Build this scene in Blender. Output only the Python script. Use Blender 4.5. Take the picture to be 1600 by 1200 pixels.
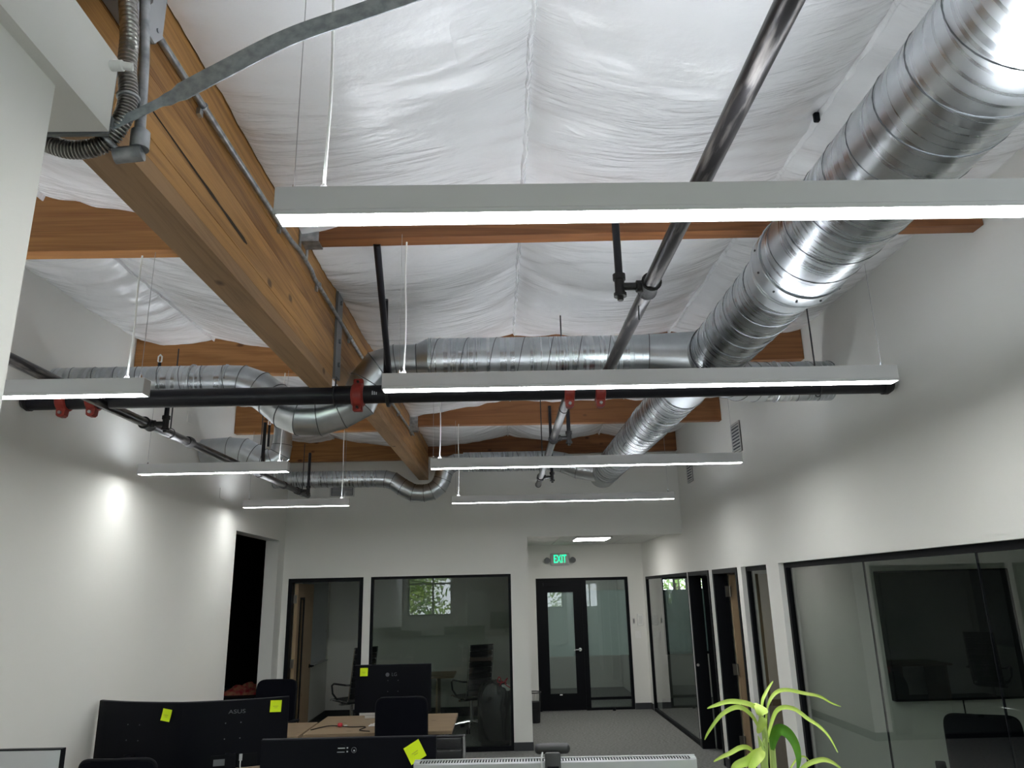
import bpy, bmesh, math, random
from mathutils import Vector, Matrix, noise
random.seed(7)
for o in list(bpy.data.objects): bpy.data.objects.remove(o)
SC = bpy.context.scene
COL = SC.collection
PI = math.pi

# ------------------------------------------------------------------ camera
F_PX = 1155.0
CAMPOS = Vector((0, 0, 1.96))
_Y = Vector((781-800, -(924-600), -F_PX)).normalized()
_Z = Vector((704-800, -(-3526-600), -F_PX)); _Z = (_Z - _Z.dot(_Y)*_Y).normalized()
_X = _Y.cross(_Z)
CAMROT = Matrix((_X, _Y, _Z))
cd = bpy.data.cameras.new('camera'); cam = bpy.data.objects.new('camera', cd); COL.objects.link(cam)
cd.sensor_width = 36; cd.lens = F_PX/1600*36; cd.clip_start = .02; cd.clip_end = 200
cam.matrix_world = Matrix.Translation(CAMPOS) @ CAMROT.to_4x4()
SC.camera = cam

def at(px, py, Y):
    """point at depth Y seen in the photograph's frame at (px, py): used to survey real positions"""
    d = CAMROT @ Vector((px-800, 600-py, -F_PX))
    return CAMPOS + d*(Y/d.y)

# ------------------------------------------------------------------ world, light, exposure
SKY = 4.5
LED = 22.5
LED_UP = 15.0
w = bpy.data.worlds.new('world'); SC.world = w; w.use_nodes = True
bgn = w.node_tree.nodes['Background']
bgn.inputs[0].default_value = (.86, .93, 1.0, 1); bgn.inputs[1].default_value = SKY
SC.view_settings.view_transform = 'Standard'; SC.view_settings.look = 'None'
SC.view_settings.gamma = 1; SC.view_settings.use_curve_mapping = False
SC.view_settings.exposure = 1.1

def portal(loc, size, rot):
    l = bpy.data.lights.new('window_portal', 'AREA'); l.shape = 'RECTANGLE'; l.size, l.size_y = size
    l.cycles.is_portal = True
    o = bpy.data.objects.new('window_portal', l); COL.objects.link(o); o.location = loc; o.rotation_euler = rot

# ------------------------------------------------------------------ materials
M = {}
def mat(name, col=(.8, .8, .8), rough=.5, metal=0., spec=.5, col2=None, nscale=5, nstretch=(1, 1, 1), bump=0., bscale=40,
        bstretch=(1, 1, 1), rough2=None, emis=None, estr=0, coat=0., obj=False, cmin=.35, cmax=.65, detail=4):
    m = bpy.data.materials.new(name); m.use_nodes = True; nt = m.node_tree; N = nt.nodes; L = nt.links
    b = N['Principled BSDF']
    b.inputs['Base Color'].default_value = (*col, 1); b.inputs['Roughness'].default_value = rough
    b.inputs['Metallic'].default_value = metal; b.inputs['Specular IOR Level'].default_value = spec
    b.inputs['Coat Weight'].default_value = coat
    if emis: b.inputs['Emission Color'].default_value = (*emis, 1); b.inputs['Emission Strength'].default_value = estr
    def coords(stretch):
        mp = N.new('ShaderNodeMapping'); mp.inputs['Scale'].default_value = stretch
        if obj:
            tc = N.new('ShaderNodeTexCoord'); L.new(tc.outputs['Object'], mp.inputs[0])
        else:
            g = N.new('ShaderNodeNewGeometry'); L.new(g.outputs['Position'], mp.inputs[0])
        return mp.outputs[0]
    if col2 or rough2 is not None:
        n = N.new('ShaderNodeTexNoise'); n.inputs['Scale'].default_value = nscale; n.inputs['Detail'].default_value = detail
        L.new(coords(nstretch), n.inputs['Vector'])
        r = N.new('ShaderNodeMapRange'); r.inputs[1].default_value = cmin; r.inputs[2].default_value = cmax
        L.new(n.outputs['Fac'], r.inputs[0])
        if col2:
            mx = N.new('ShaderNodeMix'); mx.data_type = 'RGBA'; mx.inputs[6].default_value = (*col, 1); mx.inputs[7].default_value = (*col2, 1)
            L.new(r.outputs[0], mx.inputs[0]); L.new(mx.outputs[2], b.inputs['Base Color'])
        if rough2 is not None:
            r2 = N.new('ShaderNodeMapRange'); r2.inputs[3].default_value = rough; r2.inputs[4].default_value = rough2
            L.new(r.outputs[0], r2.inputs[0]); L.new(r2.outputs[0], b.inputs['Roughness'])
    if bump:
        n = N.new('ShaderNodeTexNoise'); n.inputs['Scale'].default_value = bscale; n.inputs['Detail'].default_value = 3
        L.new(coords(bstretch), n.inputs['Vector'])
        bp = N.new('ShaderNodeBump'); bp.inputs['Strength'].default_value = bump; bp.inputs['Distance'].default_value = .01
        L.new(n.outputs['Fac'], bp.inputs['Height']); L.new(bp.outputs[0], b.inputs['Normal'])
    M[name] = m
    return m

def wood(name, axis, light, dark, objrand=True, rough=.55, ringscale=9.):
    m = bpy.data.materials.new(name); m.use_nodes = True; nt = m.node_tree; N = nt.nodes; L = nt.links
    b = N['Principled BSDF']; b.inputs['Roughness'].default_value = rough; b.inputs['Specular IOR Level'].default_value = .35
    g = N.new('ShaderNodeNewGeometry'); oi = N.new('ShaderNodeObjectInfo')
    add = N.new('ShaderNodeVectorMath'); add.operation = 'MULTIPLY_ADD'
    comb = N.new('ShaderNodeCombineXYZ')
    for i in range(3): L.new(oi.outputs['Random'], comb.inputs[i])
    L.new(comb.outputs[0], add.inputs[0]); add.inputs[1].default_value = (17, 31, 23); L.new(g.outputs['Position'], add.inputs[2])
    s = [1, 1, 1]; s[axis] = .06
    mp = N.new('ShaderNodeMapping'); mp.inputs['Scale'].default_value = s; L.new(add.outputs[0], mp.inputs[0])
    n1 = N.new('ShaderNodeTexNoise'); n1.inputs['Scale'].default_value = ringscale; n1.inputs['Detail'].default_value = 6; n1.inputs['Distortion'].default_value = .6
    L.new(mp.outputs[0], n1.inputs['Vector'])
    sn = N.new('ShaderNodeMath'); sn.operation = 'MULTIPLY'; sn.inputs[1].default_value = 38; L.new(n1.outputs['Fac'], sn.inputs[0])
    si = N.new('ShaderNodeMath'); si.operation = 'SINE'; L.new(sn.outputs[0], si.inputs[0])
    mr = N.new('ShaderNodeMapRange'); mr.inputs[1].default_value = -1; mr.inputs[2].default_value = 1; mr.inputs[3].default_value = 0; mr.inputs[4].default_value = .42
    L.new(si.outputs[0], mr.inputs[0])
    # fine fibre
    s2 = [1, 1, 1]; s2[axis] = .02
    mp2 = N.new('ShaderNodeMapping'); mp2.inputs['Scale'].default_value = s2; L.new(add.outputs[0], mp2.inputs[0])
    n2 = N.new('ShaderNodeTexNoise'); n2.inputs['Scale'].default_value = 150; n2.inputs['Detail'].default_value = 2; L.new(mp2.outputs[0], n2.inputs['Vector'])
    mr2 = N.new('ShaderNodeMapRange'); mr2.inputs[1].default_value = .3; mr2.inputs[2].default_value = .7; mr2.inputs[3].default_value = -.15; mr2.inputs[4].default_value = .25
    L.new(n2.outputs['Fac'], mr2.inputs[0])
    ad = N.new('ShaderNodeMath'); L.new(mr.outputs[0], ad.inputs[0]); L.new(mr2.outputs[0], ad.inputs[1])
    # per-board tone
    tone = N.new('ShaderNodeMapRange'); tone.inputs[3].default_value = -.18; tone.inputs[4].default_value = .42 if objrand else .0
    L.new(oi.outputs['Random'], tone.inputs[0])
    ad2 = N.new('ShaderNodeMath'); ad2.use_clamp = True; L.new(ad.outputs[0], ad2.inputs[0]); L.new(tone.outputs[0], ad2.inputs[1])
    mx = N.new('ShaderNodeMix'); mx.data_type = 'RGBA'; mx.inputs[6].default_value = (*light, 1); mx.inputs[7].default_value = (*dark, 1)
    L.new(ad2.outputs[0], mx.inputs[0])
    # knots
    sk = [1, 1, 1]; sk[axis] = .55
    mp3 = N.new('ShaderNodeMapping'); mp3.inputs['Scale'].default_value = sk; L.new(add.outputs[0], mp3.inputs[0])
    v = N.new('ShaderNodeTexVoronoi'); v.inputs['Scale'].default_value = 4.2; L.new(mp3.outputs[0], v.inputs['Vector'])
    mk = N.new('ShaderNodeMapRange'); mk.inputs[1].default_value = .05; mk.inputs[2].default_value = .1; mk.inputs[3].default_value = .85; mk.inputs[4].default_value = 0
    L.new(v.outputs['Distance'], mk.inputs[0])
    mx2 = N.new('ShaderNodeMix'); mx2.data_type = 'RGBA'; mx2.inputs[7].default_value = (dark[0]*.35, dark[1]*.28, dark[2]*.25, 1)
    L.new(mk.outputs[0], mx2.inputs[0]); L.new(mx.outputs[2], mx2.inputs[6]); L.new(mx2.outputs[2], b.inputs['Base Color'])
    bp = N.new('ShaderNodeBump'); bp.inputs['Strength'].default_value = .12; bp.inputs['Distance'].default_value = .004
    L.new(n2.outputs['Fac'], bp.inputs['Height']); L.new(bp.outputs[0], b.inputs['Normal'])
    M[name] = m

def galv(name, axis):
    """galvanised spiral duct: fine rolling lines across the strip, zinc blotches"""
    m = bpy.data.materials.new(name); m.use_nodes = True; nt = m.node_tree; N = nt.nodes; L = nt.links
    b = N['Principled BSDF']; b.inputs['Metallic'].default_value = 1
    g = N.new('ShaderNodeNewGeometry')
    n = N.new('ShaderNodeTexNoise'); n.inputs['Scale'].default_value = 3.5; n.inputs['Detail'].default_value = 8; n.inputs['Roughness'].default_value = .6
    L.new(g.outputs['Position'], n.inputs['Vector'])
    cr = N.new('ShaderNodeMapRange'); cr.inputs[1].default_value = .38; cr.inputs[2].default_value = .66; L.new(n.outputs['Fac'], cr.inputs[0])
    mx = N.new('ShaderNodeMix'); mx.data_type = 'RGBA'; mx.inputs[6].default_value = (.50, .53, .555, 1); mx.inputs[7].default_value = (.64, .67, .69, 1)
    L.new(cr.outputs[0], mx.inputs[0]); L.new(mx.outputs[2], b.inputs['Base Color'])
    b.inputs['Roughness'].default_value = .3
    if axis is not None:
        s = [.3, .3, .3]; s[axis] = 42
        mp = N.new('ShaderNodeMapping'); mp.inputs['Scale'].default_value = s; L.new(g.outputs['Position'], mp.inputs[0])
        n2 = N.new('ShaderNodeTexNoise'); n2.inputs['Scale'].default_value = 1; n2.inputs['Detail'].default_value = 2; L.new(mp.outputs[0], n2.inputs['Vector'])
        rr = N.new('ShaderNodeMapRange'); rr.inputs[1].default_value = .35; rr.inputs[2].default_value = .65; rr.inputs[3].default_value = .24; rr.inputs[4].default_value = .33
        L.new(n2.outputs['Fac'], rr.inputs[0]); L.new(rr.outputs[0], b.inputs['Roughness'])
        ax = [0, 0, 0]; ax[axis] = 1
        cr_ = N.new('ShaderNodeVectorMath'); cr_.operation = 'CROSS_PRODUCT'; cr_.inputs[0].default_value = ax; L.new(g.outputs['Normal'], cr_.inputs[1])
        b.inputs['Anisotropic'].default_value = .55; L.new(cr_.outputs[0], b.inputs['Tangent'])
    M[name] = m

def glass(name, tint, boost=1.7, rough=0.0):
    m = bpy.data.materials.new(name); m.use_nodes = True; nt = m.node_tree; N = nt.nodes; L = nt.links
    N.remove(N['Principled BSDF']); out = N['Material Output']
    g = N.new('ShaderNodeNewGeometry'); fr = N.new('ShaderNodeFresnel'); fr.inputs['IOR'].default_value = 1.5
    inv = N.new('ShaderNodeMath'); inv.operation = 'SUBTRACT'; inv.inputs[0].default_value = 1; L.new(g.outputs['Backfacing'], inv.inputs[1])
    mu = N.new('ShaderNodeMath'); mu.operation = 'MULTIPLY'; L.new(fr.outputs[0], mu.inputs[0]); L.new(inv.outputs[0], mu.inputs[1])
    mb = N.new('ShaderNodeMath'); mb.operation = 'MULTIPLY'; mb.use_clamp = True; mb.inputs[1].default_value = boost; L.new(mu.outputs[0], mb.inputs[0])
    tr = N.new('ShaderNodeBsdfTransparent'); tr.inputs[0].default_value = (*[c**.5 for c in tint], 1)
    gl = N.new('ShaderNodeBsdfGlossy'); gl.inputs['Roughness'].default_value = rough
    mix = N.new('ShaderNodeMixShader'); L.new(mb.outputs[0], mix.inputs[0]); L.new(tr.outputs[0], mix.inputs[1]); L.new(gl.outputs[0], mix.inputs[2])
    L.new(mix.outputs[0], out.inputs[0]); M[name] = m

def film(name, col, trans):
    m = bpy.data.materials.new(name); m.use_nodes = True; nt = m.node_tree; N = nt.nodes; L = nt.links
    N.remove(N['Principled BSDF']); out = N['Material Output']
    tl = N.new('ShaderNodeBsdfTranslucent'); tl.inputs[0].default_value = (*col, 1)
    df = N.new('ShaderNodeBsdfDiffuse'); df.inputs[0].default_value = (*col, 1)
    tr = N.new('ShaderNodeBsdfTransparent')
    a = N.new('ShaderNodeMixShader'); a.inputs[0].default_value = .5; L.new(tl.outputs[0], a.inputs[1]); L.new(df.outputs[0], a.inputs[2])
    c = N.new('ShaderNodeMixShader'); c.inputs[0].default_value = trans; L.new(a.outputs[0], c.inputs[1]); L.new(tr.outputs[0], c.inputs[2])
    L.new(c.outputs[0], out.inputs[0]); M[name] = m

def sheet_mat():
    """white vinyl facing: glossy film, patches of crossways creases, fine scrim weave"""
    m = bpy.data.materials.new('sheet'); m.use_nodes = True; nt = m.node_tree; N = nt.nodes; L = nt.links
    b = N['Principled BSDF']; b.inputs['Base Color'].default_value = (.86, .865, .88, 1); b.inputs['Roughness'].default_value = .23; b.inputs['Specular IOR Level'].default_value = 1.0
    g = N.new('ShaderNodeNewGeometry')
    def nz(scale, stretch, detail=3, dist=0.):
        mp = N.new('ShaderNodeMapping'); mp.inputs['Scale'].default_value = stretch; L.new(g.outputs['Position'], mp.inputs[0])
        n = N.new('ShaderNodeTexNoise'); n.inputs['Scale'].default_value = scale; n.inputs['Detail'].default_value = detail; n.inputs['Distortion'].default_value = dist
        L.new(mp.outputs[0], n.inputs['Vector']); return n.outputs['Fac']
    mask = N.new('ShaderNodeMapRange'); mask.inputs[1].default_value = .44; mask.inputs[2].default_value = .62; L.new(nz(1.3, (1, 1, 1), 2), mask.inputs[0])
    cre = nz(3.2, (.8, 5.5, 1), 4, .8)
    mu = N.new('ShaderNodeMath'); mu.operation = 'MULTIPLY'; L.new(mask.outputs[0], mu.inputs[0]); L.new(cre, mu.inputs[1])
    b1 = N.new('ShaderNodeBump'); b1.inputs['Strength'].default_value = .9; b1.inputs['Distance'].default_value = .030; L.new(mu.outputs[0], b1.inputs['Height'])
    b2 = N.new('ShaderNodeBump'); b2.inputs['Strength'].default_value = .5; b2.inputs['Distance'].default_value = .006; L.new(nz(14, (1, 1.6, 1), 3), b2.inputs['Height']); L.new(b1.outputs[0], b2.inputs['Normal'])
    L.new(b2.outputs[0], b.inputs['Normal']); M['sheet'] = m

mat('paint', (.80, .798, .762), .75, spec=.25, bump=.05, bscale=180)
mat('paint_cream', (.80, .79, .755), .7, spec=.3, bump=.04, bscale=160)
sheet_mat()
mat('deck', (.3, .22, .14), .8)
mat('carpet', (.14, .142, .135), .95, spec=.1, col2=(.34, .342, .33), nscale=38, nstretch=(.8, 2.4, 1), bump=.5, bscale=220, cmin=.3, cmax=.7, detail=6)
mat('base_vinyl', (.035, .038, .042), .5)
mat('black_frame', (.0035, .004, .006), .5, spec=.14)
mat('black_plastic', (.004, .0045, .007), .5, spec=.15)
mat('monitor_back', (.0035, .004, .007), .5, spec=.12)
mat('chair_mesh', (.0035, .004, .008), .8, spec=.1, bump=.4, bscale=400)
mat('leather', (.013, .013, .016), .38, spec=.5, bump=.1, bscale=120)
mat('chrome', (.82, .82, .84), .12, metal=1)
mat('silver', (.60, .61, .63), .34, metal=.85)
mat('silver_plastic', (.52, .53, .54), .4, spec=.4)
mat('steel_zinc', (.52, .54, .56), .38, metal=1, col2=(.34, .36, .38), nscale=30, rough2=.5)
mat('steel_grey', (.20, .21, .22), .45, metal=.6)
mat('strap_zinc', (.40, .44, .46), .45, metal=.35, col2=(.27, .30, .32), nscale=45, rough2=.55)
mat('box_grey', (.36, .37, .39), .4)
mat('webcam_grey', (.028, .028, .031), .45)
mat('duct_seam_shadow', (.16, .17, .18), .45, metal=.8)  # darker than the ducts: the shadow line along each seam is in this colour
mat('pipe_black', (.010, .010, .014), .36, metal=.2, spec=.4)
mat('pipe_steel', (.040, .038, .040), .30, metal=.75, col2=(.26, .24, .225), nscale=5, nstretch=(9, 1, 9), rough2=.5, cmin=.5, cmax=.72, detail=8)
mat('pipe_fitting', (.018, .017, .017), .5, metal=.3, bump=.2, bscale=90)
mat('pipe_worn', (.42, .40, .36), .45, metal=.6, col2=(.16, .15, .14), nscale=28)
mat('red_paint', (.33, .035, .022), .42, spec=.5, col2=(.24, .022, .016), nscale=20)
mat('fixture_white', (.57, .56, .565), .45, spec=.3)
mat('cord_white', (.82, .82, .80), .4)
mat('wire', (.42, .42, .43), .35, metal=.8)
mat('rod', (.06, .06, .065), .4, metal=.7)
mat('led', (1, 1, 1), .5, emis=(.985, 1, .985), estr=LED)
mat('led_up', (1, 1, 1), .5, emis=(.90, .945, 1), estr=LED_UP)
mat('led_hall', (1, 1, 1), .5, emis=(1, .98, .95), estr=11)
mat('led_lobby_added', (1, 1, 1), .5, emis=(.9, .97, 1), estr=3)  # emission of the panel added in the lobby
mat('exit_green', (.0, .4, .15), .5, emis=(.0, 1, .38), estr=.95)
mat('exit_housing', (.5, .5, .5), .4)
mat('postit', (.72, .92, .02), .7, spec=.2)
mat('postit_ink', (.38, .5, .05), .7)
mat('logo', (.11, .115, .13), .22, spec=.7)
mat('white_plastic', (.84, .84, .82), .35)
mat('paper', (.85, .85, .84), .8)
mat('red_plastic', (.6, .03, .05), .35)
mat('cloth_red', (.35, .02, .035), .8, col2=(.42, .22, .12), nscale=16)
mat('bag', (.010, .011, .011), .26, spec=.6, bump=.35, bscale=22, coat=.2)
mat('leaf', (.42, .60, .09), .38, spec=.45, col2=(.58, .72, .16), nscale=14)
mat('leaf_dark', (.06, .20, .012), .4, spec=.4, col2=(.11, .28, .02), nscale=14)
mat('stalk', (.38, .5, .14), .45)
mat('soil', (.03, .02, .015), .9)
mat('pot', (.7, .69, .66), .4)
mat('grille', (.55, .55, .54), .5)
mat('grille_dark', (.05, .055, .075), .6)
mat('whiteboard', (.42, .45, .48), .2)
mat('screen', (.004, .006, .010), .14, spec=.6)
mat('unlit_wall_black', (.006, .006, .007), .9, spec=.1)  # near-black albedo: the unlit room's darkness is put into the wall colour
mat('tile', (.68, .68, .66), .8, bump=.2, bscale=160)
mat('flex', (.36, .35, .33), .33, metal=1)
mat('hinge', (.25, .23, .2), .35, metal=.8)
mat('bin_mesh', (.02, .02, .022), .5, metal=.3)
mat('bark', (.08, .06, .045), .9)
mat('foliage', (.10, .22, .035), .6, col2=(.32, .46, .06), nscale=1.2)
mat('ground', (.25, .25, .24), .9)
mat('crack', (.03, .018, .01), .9)
mat('stencil', (.42, .44, .47), .6)
wood('glulam', 1, (.45, .235, .072), (.17, .072, .022), rough=.5)
wood('glulam_bottom', 1, (.36, .215, .105), (.20, .11, .05), rough=.55)
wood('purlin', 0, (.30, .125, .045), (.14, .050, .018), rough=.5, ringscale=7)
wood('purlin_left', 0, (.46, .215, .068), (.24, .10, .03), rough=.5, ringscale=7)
wood('desk_wood', 0, (.26, .19, .12), (.155, .105, .065), objrand=False, rough=.42, ringscale=12)
wood('door_wood', 2, (.42, .30, .185), (.34, .23, .13), objrand=False, rough=.45, ringscale=6)
galv('duct_x', 0); galv('duct_y', 1); galv('duct_plain', None)
glass('glass_clear', (.70, .77, .73)); glass('glass_dark', (.74, .81, .77), boost=1.9)
glass('glass_window', (.95, .97, .96), boost=1.2)
film('film', (.74, .80, .81), .10); film('film_green', (.10, .13, .12), .02)

# ------------------------------------------------------------------ mesh builder
class MB:
    def __init__(s): s.v = []; s.f = []
    def add(s, vs, fs):
        k = len(s.v); s.v += [Vector(v) for v in vs]; s.f += [tuple(i+k for i in f) for f in fs]; return s
    def bm(s, b, mtx=None):
        b.verts.ensure_lookup_table(); b.verts.index_update()
        vs = [(mtx @ v.co) if mtx else v.co.copy() for v in b.verts]
        s.add(vs, [[v.index for v in f.verts] for f in b.faces]); b.free(); return s
    def box(s, x0, x1, y0, y1, z0, z1, bev=0, seg=1, mtx=None):
        b = bmesh.new(); bmesh.ops.create_cube(b, size=1)
        for v in b.verts: v.co = Vector(((x0+x1)/2+v.co.x*(x1-x0), (y0+y1)/2+v.co.y*(y1-y0), (z0+z1)/2+v.co.z*(z1-z0)))
        if bev: bmesh.ops.bevel(b, geom=b.edges[:], offset=bev, segments=seg, affect='EDGES', profile=.5)
        return s.bm(b, mtx)
    def tube(s, path, r, n=12, caps=True, closed=False):
        P = [Vector(p) for p in path]; m = len(P); R = r if isinstance(r, (list, tuple)) else [r]*m
        D = [(P[(i+1) % m]-P[i]).normalized() for i in range(m if closed else m-1)]
        d0 = D[0]; u = d0.orthogonal().normalized(); w = d0.cross(u)
        vs = []; d = d0
        for i in range(m):
            din = D[i-1] if (i > 0 or closed) else D[0]
            dout = D[i] if i < len(D) else D[-1]
            if i > 0:
                q = d.rotation_difference(din); u = q @ u; w = q @ w; d = din
            if closed and i == 0:
                din = D[-1]; bis = (din+dout).normalized()
                for k in range(n):
                    a = 2*PI*k/n; vs.append(P[i]+(u*math.cos(a)+w*math.sin(a))*R[i])
                continue
            bis = (din+dout); bis = bis.normalized() if bis.length > 1e-6 else din
            for k in range(n):
                a = 2*PI*k/n; o = (u*math.cos(a)+w*math.sin(a))*R[i]
                den = din.dot(bis)
                o = o - din*(o.dot(bis)/max(den, .3))
                vs.append(P[i]+o)
        fs = []
        for i in range(m if closed else m-1):
            j = (i+1) % m
            for k in range(n):
                fs.append((i*n+k, i*n+(k+1) % n, j*n+(k+1) % n, j*n+k))
        if caps and not closed:
            fs.append(tuple(range(n-1, -1, -1))); fs.append(tuple((m-1)*n+k for k in range(n)))
        return s.add(vs, fs)
    def cyl(s, p0, p1, r, n=16, r2=None): return s.tube([p0, p1], [r, r if r2 is None else r2], n)
    def lathe(s, prof, n=20, c=(0, 0, 0)):
        vs = []; fs = []; c = Vector(c)
        for r, z in prof:
            for k in range(n):
                a = 2*PI*k/n; vs.append(c+Vector((r*math.cos(a), r*math.sin(a), z)))
        for i in range(len(prof)-1):
            for k in range(n): fs.append((i*n+k, i*n+(k+1) % n, (i+1)*n+(k+1) % n, (i+1)*n+k))
        if prof[0][0] > 1e-5: fs.append(tuple(range(n-1, -1, -1)))
        if prof[-1][0] > 1e-5: fs.append(tuple((len(prof)-1)*n+k for k in range(n)))
        return s.add(vs, fs)
    def prism(s, poly, ax, a0, a1):
        """poly: 2-D outline in the two axes other than ax, extruded from a0 to a1"""
        def p3(p, a):
            q = list(p); q.insert(ax, a); return q
        n = len(poly); vs = [p3(p, a0) for p in poly]+[p3(p, a1) for p in poly]
        fs = [tuple(range(n-1, -1, -1)), tuple(range(n, 2*n))]+[(i, (i+1) % n, n+(i+1) % n, n+i) for i in range(n)]
        return s.add(vs, fs)
    def build(s, name, m, parent=None, smooth=True, angle=35):
        lo = Vector([min(v[i] for v in s.v) for i in range(3)]); hi = Vector([max(v[i] for v in s.v) for i in range(3)])
        c = (lo+hi)/2
        if parent is None: c.z = lo.z
        me = bpy.data.meshes.new(name); me.from_pydata([tuple(v-c) for v in s.v], [], s.f)
        b = bmesh.new(); b.from_mesh(me); bmesh.ops.recalc_face_normals(b, faces=b.faces); b.to_mesh(me); b.free()
        me.materials.append(M[m] if isinstance(m, str) else m)
        if smooth:
            me.shade_smooth(); me.set_sharp_from_angle(angle=math.radians(angle))
        o = bpy.data.objects.new(name, me); COL.objects.link(o)
        off = Vector((0, 0, 0))
        p = parent
        while p is not None: off += p.location; p = p.parent
        o.location = c-off; o.parent = parent
        return o

def box(name, m, dims, parent=None, bev=0, seg=1): return MB().box(*dims, bev=bev, seg=seg).build(name, m, parent)
def tag(o, label, cat, group=None):
    o['label'] = label; o['category'] = cat
    if group: o['group'] = group
    return o
def struct(o, label=None):
    o['kind'] = 'structure'
    if label: o['label'] = label
    return o
def thing(name, label, cat, group=None):
    o = bpy.data.objects.new(name, None); COL.objects.link(o); o.empty_display_size = .1
    return tag(o, label, cat, group)
def sroot(name, label=None):
    o = bpy.data.objects.new(name, None); COL.objects.link(o); o.empty_display_size = .1
    return struct(o, label)
def finish(root):
    """move a root built in world coordinates to the base of its parts"""
    pts = [ch.location+v.co for ch in root.children if ch.type == 'MESH' for v in ch.data.vertices]
    lo = Vector([min(p[i] for p in pts) for i in range(3)]); hi = Vector([max(p[i] for p in pts) for i in range(3)])
    b = Vector(((lo.x+hi.x)/2, (lo.y+hi.y)/2, lo.z))
    for ch in root.children: ch.location -= b
    root.location = b; return root
def place(root, loc, rz=0): root.location = loc; root.rotation_euler = (0, 0, rz); return root
def copy_tree(o, parent=None):
    c = o.copy(); COL.objects.link(c); c.parent = parent
    for ch in list(o.children): copy_tree(ch, c)
    return c
def text_mesh(body, size, mtx, name, m, parent, ext=.0015):
    cu = bpy.data.curves.new('t', 'FONT'); cu.body = body; cu.size = size; cu.extrude = ext; cu.align_x = 'CENTER'; cu.align_y = 'CENTER'
    t = bpy.data.objects.new('t', cu); COL.objects.link(t)
    me = bpy.data.meshes.new_from_object(t); bpy.data.objects.remove(t)
    mb = MB(); mb.add([mtx @ v.co for v in me.vertices], [tuple(p.vertices) for p in me.polygons]); bpy.data.meshes.remove(me)
    return mb.build(name, m, parent, smooth=False)

# ------------------------------------------------------------------ the setting
XL, XR, YB, YH, YR = -2.91, 2.525, 10.31, 13.40, -2.30
ZT = 4.12
def zr(Y): return .02*(Y-3.4)                 # gentle roof slope along the room

struct(box('floor', 'carpet', (-5.2, 6.0, YR-.1, 17, -.1, 0)), 'grey woven carpet floor')

# ceiling: roof deck with insulation sheets hung between the purlins
PUR = [-1.25, 1.09, 3.445, 5.765, 8.105, 10.40]
ceil = struct(box('ceiling', 'deck', (-5.2, 6.0, YR-.1, 17, ZT+.12, ZT+.22)), 'roof lined with shiny white insulation sheets')
def sheet(x0, x1, y0, y1, beam_side, sag, seed):
    nx = max(14, int((x1-x0)/.028)); ny = max(14, int((y1-y0)/.022)); vs = []; fs = []
    for j in range(ny+1):
        v = j/ny; Y = y0+(y1-y0)*v
        for i in range(nx+1):
            u = i/nx; X = x0+(x1-x0)*u
            zt = 3.945+zr(Y)
            bell = (4*u*(1-u))**.8; mid = math.sin(PI*v)**.8
            z = zt-(.04+sag*mid)*bell
            e = .0
            if beam_side == -1: e = (1-u)**1.6
            if beam_side == 1: e = u**1.6
            z -= e*(.225-.012*(Y-3))
            ed = min(u, 1-u)*(x1-x0); ev = min(v, 1-v)*(y1-y0)
            # gathers that run away from the seams and from the purlins
            g = math.exp(-ed/.34); wv = noise.noise(Vector((X*1.3+seed, Y*9+2*noise.noise(Vector((X*2, Y*1.5, seed))), seed)))
            z += .020*g*wv*(1-math.exp(-ed/.03)*.5)
            g2 = math.exp(-ev/.28); z += .016*g2*noise.noise(Vector((X*8, Y*1.3, seed+9)))
            z += .022*noise.noise(Vector((X*1.9, Y*1.9, seed+3)))+.009*noise.noise(Vector((X*3.2+Y*2, Y*11-X*3, seed+5)))*max(0, .5+1.6*noise.noise(Vector((X*.9, Y*.9, seed+1))))
            z += .004*noise.noise(Vector((X*22, Y*22, seed)))*g
            vs.append((X, Y, z))
    for j in range(ny):
        for i in range(nx):
            a = j*(nx+1)+i; fs.append((a, a+1, a+nx+2, a+nx+1))
    o = MB().add(vs, fs).build('insulation_sheet', 'sheet', ceil, angle=80)
    return o
def flap(X, y0, y1, seed):
    vs = []; fs = []; n = int((y1-y0)/.02)
    for j in range(n+1):
        Y = y0+(y1-y0)*j/n; z = 3.958+zr(Y)
        dx = .008*noise.noise(Vector((seed, Y*5, 0)))+.012*noise.noise(Vector((seed, Y*16, 3))); h = .024+.012*noise.noise(Vector((seed, Y*9, 7)))
        vs += [(X-.018, Y, z), (X+dx, Y, z-h-.012), (X+dx+.006, Y, z-h-.012), (X+.018, Y, z)]
    for j in range(n):
        for k in range(3): a = j*4+k; fs.append((a, a+1, a+5, a+4))
    MB().add(vs, fs).build('seam_flap', 'sheet', ceil, angle=60)
SEAM_R = [-.965, .15, 1.43, XR]; SEAM_L = [XL, -2.29, -1.105]
k = 0
for b in range(len(PUR)):
    y0 = PUR[b]+.045; y1 = (PUR[b+1]-.045) if b+1 < len(PUR) else None
    if b == len(PUR)-1: break
    if b == len(PUR)-2: y1 = YB+.02
    for i in range(3):
        k += 1; sheet(SEAM_R[i], SEAM_R[i+1], y0, y1, -1 if i == 0 else 0, [.10, .13, .07][i]*(.8+.4*random.random()), k*7.3)
    for i in range(2):
        k += 1; sheet(SEAM_L[i], SEAM_L[i+1], y0, y1, 1 if i == 1 else 0, [.05, .10][i], k*7.3)
    for X in (.15, 1.43, -2.29): flap(X, y0, y1, X*3+b)
sheet(XL, XR, YR, PUR[0]-.045, 0, .05, 99)

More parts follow.
